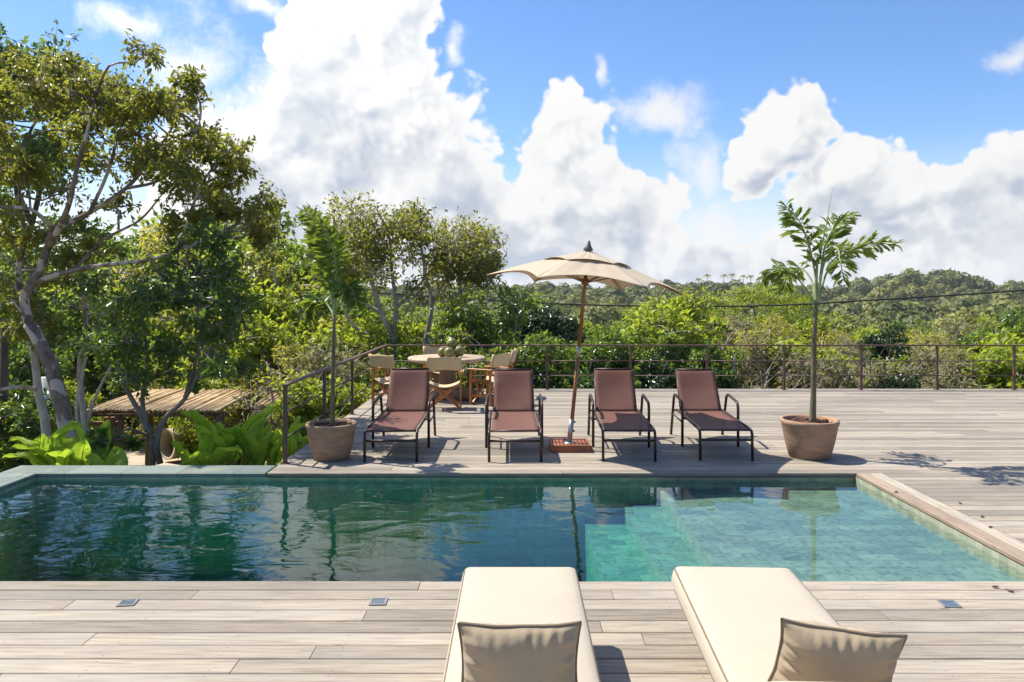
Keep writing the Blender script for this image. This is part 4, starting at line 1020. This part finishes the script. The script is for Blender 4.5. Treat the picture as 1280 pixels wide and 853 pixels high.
# ------------------------------------------------------------------ railing
def railing(name, label, a, b, posts, start_extra=0):
    """posts: positions; rails run a->b"""
    a = Vector(a); b = Vector(b); root = thing(name, label, 'railing', a); d = (b - a); t = d.normalized()
    sd = Vector((-t.y, t.x, 0))
    for s in posts:
        p = t * s; mb = MB(); w = .021
        mb.box((p.x - w, p.y - w, 0), (p.x + w, p.y + w, .868), .003); mb.box((p.x - .045, p.y - .045, 0), (p.x + .045, p.y + .045, .008)); mb.build('post', M['rail'], root)
    mb = MB(); mb.box((-.03, -.03, .868), (d.length + .03, .03, .895), .004)
    ang = math.atan2(d.y, d.x); R = Matrix.Rotation(ang, 4, 'Z'); mb.v = [tuple(R @ Vector(v)) for v in mb.v]; mb.build('handrail', M['rail'], root)
    for z in (.575, .28):
        for s0, s1 in zip(posts[:-1], posts[1:]):
            mb = MB(); mb.tube([t * (s0 + .021) + Vector((0, 0, z)), t * (s1 - .021) + Vector((0, 0, z))], .011, 8); mb.build('rail', M['rail'], root)
    return root
RX = DX0 + .05
railing('deck_railing', 'brown metal railing running back along the left deck edge from the pool', (RX, 8.44, 0), (RX, 14.95, 0), [0, 1.73, 3.45, 5.2])
fx = [RX, -.95, .62, 2.28, 3.80, 5.33, 6.86, 8.37, 9.90, 11.4, 12.9, 14.4, 15.9]
railing('deck_railing', 'long brown metal railing across the far deck edge in front of the trees', (RX, 14.95, 0), (15.9, 14.95, 0), [x - RX for x in fx])

# ------------------------------------------------------------------ sling loungers
def make_lounger():
    root = thing('sling_lounger', None, 'lounger', group='brown sling loungers in a row by the pool')
    k = .0165; hw = .295
    for s in (-1, 1):
        mb = MB(); mb.tube(rounded([(s * hw, 0, 0), (s * hw, .012, .335), (s * hw, .16, .348)], .06), k, 8); mb.build('leg', M['metal_brown'], root)
        mb = MB(); mb.tube([(s * hw, .15, .347), (s * hw, .7, .352), (s * hw, 1.42, .362)], k, 8); mb.build('side_rail', M['metal_brown'], root)
        mb = MB(); ax = s * .345
        arm = rounded([(ax, .80, 0), (ax, .80, .545), (ax, 1.36, .59), (ax, 1.60, 0)], .10, 6)
        mb.tube(arm, .0175, 8); mb.build('armrest', M['metal_brown'], root)
        mb = MB(); mb.tube([(s * hw, .81, .345), (ax, .81, .345)], .012, 6); mb.tube([(s * hw, 1.40, .355), (s * .345, 1.455, .355)], .012, 6); mb.tube([(ax, .80, .30), (ax, 1.475, .30)], .010, 6); mb.build('bracket', M['metal_brown'], root)
        mb = MB(); mb.tube([(s * .262, 1.34, .358), (s * .258, 1.52, .60), (s * .250, 1.72, .872)], .014, 8); mb.build('back_frame', M['metal_brown'], root)
        mb = MB(); mb.tube([(s * .24, 1.30, .35), (s * .25, 1.60, .64)], .008, 6); mb.build('back_support', M['metal_brown'], root)
    mb = MB(); mb.tube([(-hw + .01, .01, .235), (hw - .01, .01, .235)], .0145, 8); mb.build('cross_bar', M['metal_brown'], root)
    mb = MB(); mb.tube([(-hw, 1.42, .355), (hw, 1.42, .355)], .013, 8); mb.tube([(-hw, .08, .335), (hw, .08, .335)], .012, 8); mb.build('cross_bar', M['metal_brown'], root)
    mb = MB(); mb.tube([(-.250, 1.72, .872), (.250, 1.72, .872)], .014, 8); mb.build('back_bar', M['metal_brown'], root)
    def seat(u, v):
        x = (u - .5) * 2 * .272; y = .06 + v * 1.30; sag = (1 - (2 * u - 1) ** 2) * (.028 * math.sin(math.pi * v) + .004)
        z = .352 + .012 * v - sag
        if v < .06: z -= (.06 - v) * .35
        return (x, y, z)
    mb = MB(); mb.grid(seat, 10, 20); solidify(mb.build('seat', M['sling'], root), .004)
    def back(u, v):
        x = (u - .5) * 2 * (.262 - .008 * v); y = 1.34 + .38 * v; z = .368 + .512 * v
        sag = (1 - (2 * u - 1) ** 2) * .025 * math.sin(math.pi * v)
        if v > .93: y += (v - .93) * .25; z -= (v - .93) ** 2 * 2
        return (x, y - .012 + sag * .8, z - sag * .6)
    mb = MB(); mb.grid(back, 10, 18); solidify(mb.build('backrest', M['sling'], root), .004)
    return root
L0 = make_lounger()
for i, (x, y, rz, lab) in enumerate([(-1.42, 8.52, .5, 'brown sling lounger dappled with shade beside the left potted palm'), (-.01, 8.52, .9, 'brown sling lounger left of the parasol base, fully in sun'),
                                     (1.285, 8.54, -1.4, 'brown sling lounger right of the parasol base, half shaded seat'), (2.40, 8.58, -1.6, 'brown sling lounger with fully shaded seat, nearest the right potted palm')]):
    o = L0 if i == 0 else copy_tree(L0)
    o.location = (x, y, .001); o.rotation_euler = (0, 0, math.radians(rz)); tag(o, lab)
    tl = math.radians((1.8, 0, .8, -1.2)[i]); H = Matrix.Translation((0, 1.34, .36)) @ Matrix.Rotation(tl, 4, 'X') @ Matrix.Translation((0, -1.34, -.36))
    for ch in KIDS[o.name]:
        if ch.name.split('.')[0] in ('backrest', 'back_bar', 'back_frame'): ch.matrix_local = H

# ------------------------------------------------------------------ parasol
def make_parasol():
    root = thing('parasol', 'cream canvas parasol leaning right on a wooden pole between the loungers', 'parasol', (.655, 9.24, 0))
    mb = MB()
    mb.box((-.24, -.22, .0), (.24, -.19, .085), .003); mb.box((-.24, .19, 0), (.24, .22, .085), .003); mb.box((-.24, -.188, 0), (-.21, .188, .085), .003); mb.box((.21, -.188, 0), (.24, .188, .085), .003)
    mb.box((-.208, -.188, .0), (.208, .188, .055))
    for i in range(9): mb.box((-.205 + i * .0458, -.186, .057), (-.205 + i * .0458 + .036, .186, .078), .002)
    base = mb.build('base', M['basewood'], root)
    mb = MB(); mb.tube([(0, 0, .07), (.0, 0, .085)], .075, 20); mb.tube([(0, 0, .085), (.028, 0, .36)], .031, 16); sock = mb.build('socket', M['steel'], base)
    mb = MB(); mb.tube([(.05, 0, .33), (.075, 0, .33)], .012, 8); mb.tube([(.04, 0, .22), (.065, 0, .22)], .012, 8); mb.build('knob', M['black'], base)
    tilt = Matrix.Rotation(math.radians(5.4), 4, 'Y')
    def tr(mb): mb.v = [tuple(tilt @ Vector(v)) for v in mb.v]; return mb
    mb = MB(); mb.tube([(0, 0, .33), (0, 0, 1.14)], .0235, 14); mb.tube([(0, 0, 1.26), (0, 0, 2.42)], .0235, 14); tr(mb).build('pole', M['pole'], root)
    mb = MB(); mb.tube([(0, 0, 1.13), (0, 0, 1.27)], .0245, 14); tr(mb).build('pole_joint', M['steel'], root)
    mb = MB(); mb.tube([(0, 0, 2.02), (0, 0, 2.10)], .045, 14); tr(mb).build('hub', M['pole'], root)
    mb = MB(); mb.lathe([(.001, 2.44), (.06, 2.445), (.055, 2.475), (.03, 2.51), (.018, 2.56), (.001, 2.575)], 14); tr(mb).build('finial', M['finial'], root)
    R, zt, ze = 1.22, 2.43, 2.03
    def rib_pt(k, t): a = math.radians(60 * k); return Vector((math.cos(a) * R * t, math.sin(a) * R * t, zt - (zt - ze) * (t * .72 + .28 * t * t) - .0))
    for k in range(6):
        mb = MB(); mb.tube([rib_pt(k, t) - Vector((0, 0, .025)) for t in (.03, .3, .6, .98)], .010, 6); tr(mb).build('rib', M['pole'], root)
        mb = MB(); a = math.radians(60 * k); mb.tube([Vector((.04 * math.cos(a), .04 * math.sin(a), 2.06)), rib_pt(k, .5) - Vector((0, 0, .03))], .008, 6); tr(mb).build('strut', M['pole'], root)
    def panel(k, t0, t1, lift, scal, mb, seed):
        def fn(u, v):
            t = t0 + (t1 - t0) * v
            a = rib_pt(k, t); b = rib_pt(k + 1, t); p = a.lerp(b, u)
            bow = 4 * u * (1 - u)
            c = Vector((0, 0, 0)); ctr = Vector((0, 0, p.z))
            p = p.lerp(ctr, bow * scal * (v ** 2))                       # scalloped edge drawn inwards
            p.z += lift * (1 + .2 * v) + bow * (.012 - .055 * math.sin(math.pi * v) * (.6 if t1 > .6 else .3)) + bow * scal * v * v * .55 + .006 * math.sin(u * 23 + seed * 2.1 + v * 3) * v * (1 - v) * 4 * (bow ** .5)
            if t1 < .6: p.z += bow * v ** 3 * .004
            return p
        mb.grid(fn, 16, 14)
    mb = MB()
    for k in range(6): panel(k, .30, 1.0, 0, .13, mb, k)
    c = tr(mb).build('canopy', M['canopy'], root); solidify(c, .003)
    mb = MB()
    for k in range(6): panel(k, .012, .45, .007, .03, mb, k + 9)
    c2 = tr(mb).build('vent_cap', M['canopy'], c); solidify(c2, .003)
    mb = MB(); mb.tube(catmull([(.16, -.05, 2.06), (.22, -.1, 1.75), (.30, -.06, 1.55), (.42, -.02, 1.36)], 6), .003, 5); mb.build('cord', M['canopy'], root)
    return root
make_parasol()

# ------------------------------------------------------------------ dining set
TC = Vector((-1.275, 13.86, 0))
root = thing('round_table', 'round pale wooden table on a log base near the far left deck corner', 'table', TC)
mb = MB(); mb.lathe([(.001, .745), (.70, .745), (.715, .735), (.715, .69), (.69, .675), (.001, .675)], 64, lambda a, z: .006 * math.sin(3 * a) + .004 * math.sin(7 * a)); mb.build('tabletop', M['table'], root)
mb = MB(); mb.lathe([(.001, 0), (.30, 0), (.31, .06), (.22, .15), (.15, .32), (.14, .5), (.20, .64), (.28, .674), (.001, .674)], 28, lambda a, z: .10 * math.sin(3 * a + z * 3) + .05 * math.sin(7 * a)); mb.build('trunk_base', M['log'], root)
mb = MB(); mb.tube(catmull([(.1, -.15, .1), (.25, -.34, .10), (.46, -.46, .11), (.6, -.5, .1)], 5), [.13, .12, .115, .10], 12); mb.build('root_foot', M['log'], root)
for i, (dx, dy, z, rr_, lab) in enumerate([(-.075, -.05, .745, .095, 'green coconut at the left of the pile on the round table'), (.055, -.16, .745, .098, 'green coconut at the front of the pile on the round table'),
                                           (.225, -.03, .745, .108, 'big green coconut at the right of the pile on the round table'), (.09, .03, .745 + .15, .10, 'green coconut on top of the pile on the round table'), (.08, .12, .745, .09, 'green coconut hidden at the back of the pile')]):
    t = thing('coconut', lab, 'coconut', (TC.x + dx, TC.y + dy, z), i * 1.7, 'green coconuts piled on the table')
    mb = MB(); mb.lathe([(.001, 0)] + [(rr_ * math.sin(math.pi * k / 12) * (1 + .06 * math.cos(math.pi * k / 12)), rr_ * .98 * (1 - math.cos(math.pi * k / 12))) for k in range(1, 12)] + [(.001, rr_ * 1.96)], 22, lambda a, z: .035 * math.cos(3 * a))
    mb.build('husk', M['coconut'], t)
    mb = MB(); mb.lathe([(.001, rr_ * 1.99), (.022, rr_ * 1.97), (.028, rr_ * 1.90), (.001, rr_ * 1.88)], 10); mb.build('stem_cap', M['log'], t)

def make_chair():
    root = thing('director_chair', None, 'chair', group='director chairs round the table'); W_ = .265; w = M['chair_wood']
    for s in (-1, 1):
        mb = MB(); x = s * W_
        mb.bar((x, -.20, 0), (x, -.20, .60), .026, .034); mb.build('leg', w, root)
        mb = MB(); mb.bar((x, .20, 0), (x, .20, .60), .026, .034); mb.build('leg', w, root)
        mb = MB(); mb.box((x - .030, -.25, .602), (x + .030, .25, .624), .004); mb.build('armrest', w, root)
        mb = MB(); mb.bar((x, -.18, .42), (x, .18, .42), .024, .034); mb.bar((x, -.18, .16), (x, .18, .16), .022, .028)
        for y in (-.11, 0, .11): mb.bar((x, y, .435), (x, y, .602), .016, .016)
        for y in (-.06, .06): mb.bar((x, y, .175), (x, y, .405), .016, .016)
        mb.build('side_frame', w, root)
        mb = MB(); mb.bar((x * .96, -.215, .624), (x * .96, -.26, .87), .024, .028); mb.build('back_post', w, root)
    for y in (-.165, .165):
        mb = MB(); mb.bar((-W_ + .02, y, .03), (W_ - .02, y, .43), .022, .034); mb.bar((W_ - .02, y + .024, .03), (-W_ + .02, y + .024, .43), .022, .034); mb.build('cross_brace', w, root)
    mb = MB(); mb.grid(lambda u, v: ((u - .5) * 2 * (W_ - .015), -.19 + .38 * v, .445 - .075 * (1 - (2 * u - 1) ** 2)), 12, 4); solidify(mb.build('seat', M['chair_cloth'], root), .004)
    mb = MB(); mb.grid(lambda u, v: ((u - .5) * 2 * (W_ + .012), -.222 - .052 * v - .03 * (1 - (2 * u - 1) ** 2) - .016, .66 + .215 * v - .006 * math.sin(u * 9)), 14, 6); solidify(mb.build('backrest', M['chair_cloth'], root), .006)
    for s in (-1, 1):
        mb = MB(); mb.tube([(s * W_ * .97, -.225, .66), (s * W_ * .97, -.264, .876)], .024, 10); mb.build('cloth_sleeve', M['chair_cloth'], root)
    return root
CH = make_chair()
for i, (dx, dy, face, lab) in enumerate([(.09, -1.36, None, 'director chair with its back to the camera, in front of the round table'), (-.86, -.90, None, 'director chair at the left of the round table by the side railing'),
                                         (.80, -.80, None, 'director chair right of the table showing its wooden side slats'), (.98, .10, None, 'director chair at the right back of the table, canvas back facing the railing'), (-.22, .80, None, 'director chair behind the table against the far railing, mostly hidden')]):
    o = CH if i == 0 else copy_tree(CH)
    x, y = TC.x + dx, TC.y + dy
    rz = math.atan2(-dy, -dx) - math.pi / 2 + (0, .15, .25, -.2, 0)[i]
    o.location = (x, y, .001); o.rotation_euler = (0, 0, rz); tag(o, lab)

# ------------------------------------------------------------------ pots and potted palms
def pot(x, y, R, H, label):
    root = thing('terracotta_pot', label, 'pot', (x, y, .001), 0, 'terracotta pots on the deck')
    k = R; r_b = .72 * R
    mb = MB(); mb.lathe([(.001, 0), (r_b * .93, 0), (r_b, .012), (r_b + (R - r_b) * .5, H * .45), (R * .965, H * .86), (R, H * .90), (R * 1.01, H * .965), (R * .985, H), (R * .93, H), (R * .90, H * .97), (R * .87, H * .80), (.001, H * .78)], 48, lambda a, z: .006 * math.sin(2 * a + z * 9)); mb.build('body', M['pot'], root)
    mb = MB(); rr = random.Random(int(R * 1000))
    mb.lathe([(R * .885, H * .88), (R * .6, H * .905), (R * .25, H * .925), (.001, H * .93)], 28, lambda a, z: 0.0)
    for i in range(90):
        a = rr.uniform(0, 6.28); q = math.sqrt(rr.random()) * R * .82; s = rr.uniform(.012, .03)
        mb.box((-s, -s * .6, -s * .4), (s, s * .6, s * .4), 0, Matrix.Translation((q * math.cos(a), q * math.sin(a), H * .915)) @ Matrix.Rotation(rr.uniform(0, 3), 4, 'Z') @ Matrix.Rotation(rr.uniform(-.6, .6), 4, 'X'))
    mb.build('mulch', M['soil'], root)
    return root
pot(-2.14, 8.72, .290, .41, 'terracotta pot of the left palm, beside the first railing post')
pot(3.435, 8.80, .325, .44, 'terracotta pot of the right palm, beyond the loungers at the pool corner')

def frond(mbs, C, T_, N_, L_, W_, pts, r, leaf=.24, wid=.075, start=.35, dens=26, fan=1.0):
    """a feather palm frond: rachis plus wedge leaflets set at several angles"""
    c = catmull(pts, 6); mbs.tube(c, [.014, .009, .004], 6)
    n = len(c)
    for k in range(dens):
        t = start + (1 - start) * (k + r.uniform(0, .8)) / dens; i = min(int(t * (n - 1)), n - 2); p = c[i].lerp(c[i + 1], t * (n - 1) - i); d = (c[i + 1] - c[i]).normalized()
        sd = d.cross(Vector((0, 0, 1))); sd = sd.normalized() if sd.length > .1 else Vector((1, 0, 0)); up = sd.cross(d)
        for s in (-1, 1):
            for m in range(2):
                a = r.uniform(-.9, .9)
                out = (sd * s * math.cos(a) + up * math.sin(a)).normalized()
                tip = (d * r.uniform(.35, .9) + out * fan * r.uniform(.6, 1.1) + Vector((0, 0, -r.uniform(.0, .38)))).normalized()
                C.append(p); T_.append(tip); N_.append(tuple(up * .8 + Vector(r.normal(size=3)) * .5))
                q = (1 - .45 * abs(2 * ((t - start) / (1 - start)) - .9)) * r.uniform(.75, 1.15)
                L_.append(leaf * q); W_.append(wid * q * r.uniform(.8, 1.2))
def wedge_leaves(C, T_, N_, L_, W_):
    """narrow at the stalk, ragged and broad at the tip"""
    C = np.array(C); T_ = unit(np.array(T_, float)); N_ = np.array(N_, float); N_ = unit(N_ - T_ * (N_ * T_).sum(1, keepdims=True)); S = np.cross(T_, N_)
    L_ = np.array(L_)[:, None]; W_ = np.array(W_)[:, None]
    v = np.stack([C, C + T_ * L_ * .6 + S * W_ * .42 + N_ * W_ * .12, C + T_ * L_ * .98 + S * W_ * .36 - N_ * L_ * .10, C + T_ * L_ * .88 - N_ * L_ * .07, C + T_ * L_ * 1.05 - S * W_ * .30 - N_ * L_ * .14, C + T_ * L_ * .6 - S * W_ * .42 + N_ * W_ * .12], 1).reshape(-1, 3)
    b = np.arange(len(C))[:, None] * 6
    return v, np.concatenate([b + [0, 1, 3], b + [1, 2, 3], b + [0, 3, 5], b + [3, 4, 5]]).astype(np.int32)
def potted_palm(label, stem, fronds, seed, shaft, spear=None, k=1.0):
    r = np.random.default_rng(seed)
    base = Vector(stem[0]); root = thing('palm_plant', label, 'palm', base, 0, 'palms growing in the terracotta pots')
    mb = MB(); mb.tube(catmull([Vector(p) - base for p in stem], 6), [.050 * k, .038 * k, .035 * k, .026 * k], 12); mb.build('trunk', M['palm_trunk'], root)
    mb = MB(); mb.tube(catmull([Vector(p) - base for p in shaft], 6), [.028 * k, .024 * k, .015 * k], 10)
    if spear: mb.tube([Vector(p) - base for p in spear], [.010, .006, .002], 6)
    mb.build('crownshaft', M['palm_green'], root)
    for f in fronds:
        pts = [Vector(p) - base for p in f[0]]; mb = MB(); C, T_, N_, L_, W_ = [], [], [], [], []
        frond(mb, C, T_, N_, L_, W_, pts, r, *f[1:])
        st = mb.build('frond', M['palm_green'], root)
        v, t = wedge_leaves(C, T_, N_, L_, W_); tri_object('leaflets', v, t, M['lf_palm'], st)
    return root
Y = 8.80
Q = lambda px, py, dy=0: P(px, py, Y + dy)
potted_palm('potted palm with open fronds in the right terracotta pot', [Vector((3.47, 8.80, .36)), Q(1017, 480), Q(1018, 420), Q(1021, 378)],
            [([Q(1021, 378), Q(1019, 345), Q(1012, 310), Q(1000, 278, -.1), Q(980, 255, -.2)], .26, .062, .30, 22),
             ([Q(1022, 378), Q(1026, 340), Q(1032, 305), Q(1046, 280, .1), Q(1062, 268, .25)], .26, .062, .30, 22),
             ([Q(1023, 378), Q(1034, 340), Q(1055, 318, -.15), Q(1085, 305, -.3), Q(1122, 304, -.45)], .24, .056, .36, 24),
             ([Q(1022, 375), Q(1030, 330, -.1), Q(1045, 310, -.3), Q(1050, 325, -.55), Q(1055, 352, -.7)], .24, .06, .40, 15),
             ([Q(1020, 385), Q(1008, 362, .1), Q(990, 342, .2), Q(970, 336, .3), Q(948, 352, .4)], .25, .066, .36, 16),
             ([Q(1021, 380), Q(1014, 350, .2), Q(1000, 335, .4), Q(985, 345, .6), Q(975, 365, .75)], .25, .064, .42, 13)], 31,
            [Q(1021, 378), Q(1020, 355), Q(1022, 320)], [Q(1023, 330), Q(1033, 280), Q(1041, 234)], .80)
Y = 8.72
potted_palm('potted palm with upright frond bent left in the left terracotta pot', [Vector((-2.13, 8.72, .33)), Q(416, 480), Q(417, 430), Q(418, 395)],
            [([Q(418, 395), Q(413, 360), Q(408, 325), Q(398, 290, -.1), Q(380, 262, -.2)], .25, .065, .22, 36, 1.1),
             ([Q(418, 395), Q(417, 365, .1), Q(410, 325, .2), Q(402, 290, .3), Q(388, 262, .35)], .25, .065, .22, 34, 1.1),
             ([Q(418, 395), Q(420, 360, -.15), Q(419, 325, -.35), Q(410, 295, -.5), Q(396, 275, -.6)], .24, .065, .25, 30, 1.1),
             ([Q(418, 395), Q(424, 375, -.1), Q(432, 360, -.25), Q(440, 362, -.4), Q(446, 380, -.5)], .22, .075, .30, 24),
             ([Q(418, 398), Q(412, 385, .15), Q(402, 375, .3), Q(394, 380, .45), Q(390, 400, .5)], .22, .075, .30, 24)], 32,
            [Q(418, 395), Q(417, 375), Q(415, 350)], None, .62)

# ------------------------------------------------------------------ foreground sunbeds and pillows
def cushion_mb(x0, x1, y0, y1, z0, z1, r=.045, puff=.012, nx=14, ny=28):
    """soft mattress block: rounded box with a slightly puffed top"""
    mb = MB(); ring = []
    prof = [(r, z0), (.3 * r, z0 + .3 * r), (0, z0 + r), (-.006, (z0 + z1) / 2), (0, z1 - r), (.12 * r, z1 - .55 * r), (.45 * r, z1 - .15 * r), (r, z1)]
    def loop(i, z):
        pts = []; a, b, c, d = x0 + i, x1 - i, y0 + i, y1 - i; cr = max(.05 - i, .012)
        for (cx, cy, s) in ((b - cr, c + cr, -90), (b - cr, d - cr, 0), (a + cr, d - cr, 90), (a + cr, c + cr, 180)):
            for k in range(7): an = math.radians(s + 15 * k); pts.append((cx + cr * math.cos(an), cy + cr * math.sin(an), z))
        return pts
    L = [loop(i, z) for i, z in prof]; n = len(L[0])
    vs = [p for l in L for p in l]; fs = [tuple(range(n - 1, -1, -1))]
    for k in range(len(L) - 1):
        for j in range(n): fs.append((k * n + j, k * n + (j + 1) % n, (k + 1) * n + (j + 1) % n, (k + 1) * n + j))
    b0 = len(vs)
    # puffed top: inner loops shrinking to the middle
    cx, cy = (x0 + x1) / 2, (y0 + y1) / 2; prev = (len(L) - 1) * n
    for q, h in ((.93, .45), (.8, .75), (.55, .95), (.25, 1.0)):
        st = len(vs)
        vs += [(cx + (p[0] - cx) * q, cy + (p[1] - cy) * (1 - (1 - q) * (x1 - x0) / (y1 - y0)), z1 + puff * h) for p in L[-1]]
        for j in range(n): fs.append((prev + j, prev + (j + 1) % n, st + (j + 1) % n, st + j))
        prev = st
    fs.append(tuple(prev + j for j in range(n)))
    mb.add(vs, fs, True)
    edge = loop(.30 * r, z1 - .30 * r); low = loop(.30 * r, z0 + .30 * r)
    return mb, [Vector(p) for p in edge], [Vector(p) for p in low]

def sunbed(label, x, y, rz, w, back_len, back_ang, seat_len):
    root = thing('sunbed', label, 'sunbed', (x, y, .001), rz, 'cream cushioned sunbeds in the foreground')
    # origin: middle of the foot end; bed runs towards -y
    mb = MB(); h = w / 2 - .17
    for sx in (-h, h):
        mb.box((sx - .03, -seat_len - .3, .17), (sx + .03, -.2, .244), .004)
    for i in range(8): mb.box((-h - .0, -.30 - i * .22, .245), (h, -.22 - i * .22, .258))
    mb.build('frame', M['chair_wood'], root)
    for sx in (-h, h):
        for sy in (-.3, -seat_len + .05):
            mb = MB(); mb.box((sx - .028, sy - .028, 0), (sx + .028, sy + .028, .169), .003); mb.build('leg', M['chair_wood'], root)
    mb, edge, low = cushion_mb(-w / 2, w / 2, -seat_len, 0, .26, .402)
    ma = mb.build('mattress', M['cream'], root)
    mb = MB(); mb.tube(edge + [edge[0]], .0045, 6, False); mb.tube(low + [low[0]], .0045, 6, False); mb.build('piping', M['piping'], ma)
    mb, edge, low = cushion_mb(-w / 2, w / 2, -back_len, 0, 0, .13)
    R = Matrix.Translation((0, -seat_len - .005, .262)) @ Matrix.Rotation(-back_ang, 4, 'X')
    mb.v = [tuple(R @ Vector(v)) for v in mb.v]; bk = mb.build('back_cushion', M['cream'], root)
    mb = MB(); mb.tube([R @ e for e in edge + [edge[0]]], .0045, 6, False); mb.build('piping', M['piping'], bk)
    return root
sunbed('cream sunbed left of centre in the foreground, square to the pool', .022, 4.165, math.radians(0), .63, .62, math.radians(8), 1.55)
sunbed('cream sunbed at the right of the foreground, slightly turned, with raised back', 1.188, 4.165, math.radians(-2.3), .655, .45, math.radians(39), 1.45)

def pillow(label, loc, rz, tilt, roll, w=.46, h=.40, d=.075, seed=0):
    root = thing('pillow', label, 'pillow', loc, 0, 'beige pillows on the sunbeds')
    r = np.random.default_rng(seed); ph = r.uniform(0, 6.28, 8)
    R = Matrix.Rotation(rz, 4, 'Z') @ Matrix.Rotation(tilt, 4, 'X') @ Matrix.Rotation(roll, 4, 'Y')
    def outline(a, b):
        # pinched sides: corners stick out
        sx = 1 - .07 * (1 - b * b); sz = 1 - .09 * (1 - a * a)
        return a * w / 2 * sx, b * h / 2 * sz
    def face(s):
        def fn(u, v):
            a, b = 2 * u - 1, 2 * v - 1; x, z = outline(a, b)
            e = ((1 - abs(a) ** 2.6) * (1 - abs(b) ** 2.6)); t = e ** .52
            edge_d = min(1 - abs(a), 1 - abs(b))
            # gathers running in from the seams
            gz = math.exp(-((1 - abs(b)) / .26) ** 2) * (1 - abs(a) ** 6); gx = math.exp(-((1 - abs(a)) / .22) ** 2) * (1 - abs(b) ** 6)
            am = .55 + .45 * math.sin(a * 5.3 + ph[6]) * math.cos(a * 2.1 + b * 3 + ph[4]); wv = am * gz * (math.sin(a * 17 + ph[0] + 1.5 * math.sin(a * 7 + ph[1])) + .6 * math.sin(a * 31 + ph[2])) + gx * (math.sin(b * 15 + ph[3]) + .5 * math.sin(b * 27 + ph[4]))
            lump = .10 * math.sin(a * 3 + ph[5] + b * 2) + .07 * math.sin(b * 4.2 + ph[6] - a * 2.4)
            y = d * t * (1 + lump) * (1 - .18 * b) + .0115 * wv * min(1, t * 1.6) * min(1, edge_d / .045)
            return R @ Vector((x, s * y, z + h / 2))
        return fn
    mb = MB(); mb.grid(face(-1), 56, 48); f2 = MB(); f2.grid(face(1), 56, 48)
    mb.add(f2.v, [tuple(reversed(f)) for f in f2.f], True)
    body = mb.build('cover', M['pillow'], root)
    pts = []
    for k in range(40): pts.append((-1 + 2 * k / 40, 1))
    for k in range(40): pts.append((1, 1 - 2 * k / 40))
    for k in range(40): pts.append((1 - 2 * k / 40, -1))
    for k in range(40): pts.append((-1, -1 + 2 * k / 40))
    pp = [R @ Vector((outline(a, b)[0], .0025 * math.sin(i * .31 + ph[7]), outline(a, b)[1] + h / 2)) for i, (a, b) in enumerate(pts)]
    mb = MB(); mb.tube(pp + [pp[0]], .0065, 7, False); mb.build('piping', M['piping'], body)
    return root
pillow('beige pillow standing on the left sunbed', (.012, 2.76, .40), math.radians(1), math.radians(12), math.radians(0), .437, .33, .095, 3)
pillow('beige pillow leaning askew on the right sunbed', (1.19, 2.87, .385), math.radians(-7), math.radians(18), math.radians(6), .445, .30, .10, 8)

# ------------------------------------------------------------------ deck lights and fallen leaves
for i, (px, py, rz, lab) in enumerate([(160, 754, .12, 'small square recessed deck light at the left, nearest the pool corner'), (473, 753, .03, 'small square recessed deck light left of the sunbeds'), (1187, 756, -.1, 'small square recessed deck light right of the sunbeds')]):
    x = (px - VX) * F * EYE / (py - VY) / F; y = F * EYE / (py - VY)
    t = thing('deck_light', lab, 'deck light', (x, y, .002), rz, 'recessed lights along the near deck')
    mb = MB(); s = .052
    for a, b in (((-s, -s), (s, -s + .014)), ((-s, s - .014), (s, s)), ((-s, -s + .0145), (-s + .014, s - .0145)), ((s - .014, -s + .0145), (s, s - .0145))): mb.box((a[0], a[1], 0), (b[0], b[1], .006), .001)
    mb.build('frame', M['steel'], t)
    mb = MB(); mb.box((-s + .0145, -s + .0145, 0), (s - .0145, s - .0145, .003)); mb.build('lens', M['bluegrey'], t)
r = random.Random(3)
M['deadleaf'] = simple('dead_leaf', (0.07, 0.045, 0.03), 0.8)
for px, py, lab in [(1200, 630, 'dead leaf on the deck at the right, farthest of those right of the pool'), (1244, 735, 'dark dead leaf near the pool corner at the right edge'), (1262, 740, 'dark dead leaf at the right edge, right of the other one'), (1228, 647, 'dead leaf lying on the right deck below the palm shadow'), (1120, 616, 'tiny dead leaf on the wooden coping'), (1238, 660, 'tiny dead leaf beside the wooden coping')]:
    y = F * EYE / (py - VY); x = (px - VX) * y / F
    mb = MB(); s = .024 if py > 700 else .024; rz = r.uniform(0, 6)
    mb.grid(lambda u, v: ((u - .5) * 2 * s * math.cos(rz) - (v - .5) * s * math.sin(math.pi * (u * .94 + .03)) * math.sin(rz), (u - .5) * 2 * s * math.sin(rz) + (v - .5) * s * math.sin(math.pi * (u * .94 + .03)) * math.cos(rz), .004 + .010 * abs(v - .5) + .012 * (u - .5) ** 2), 6, 4)
    o = mb.build('fallen_leaf', M['deadleaf']); o.location = (x, y, .001); solidify(o, .0012); tag(o, lab, 'leaf', 'dead leaves on the deck')
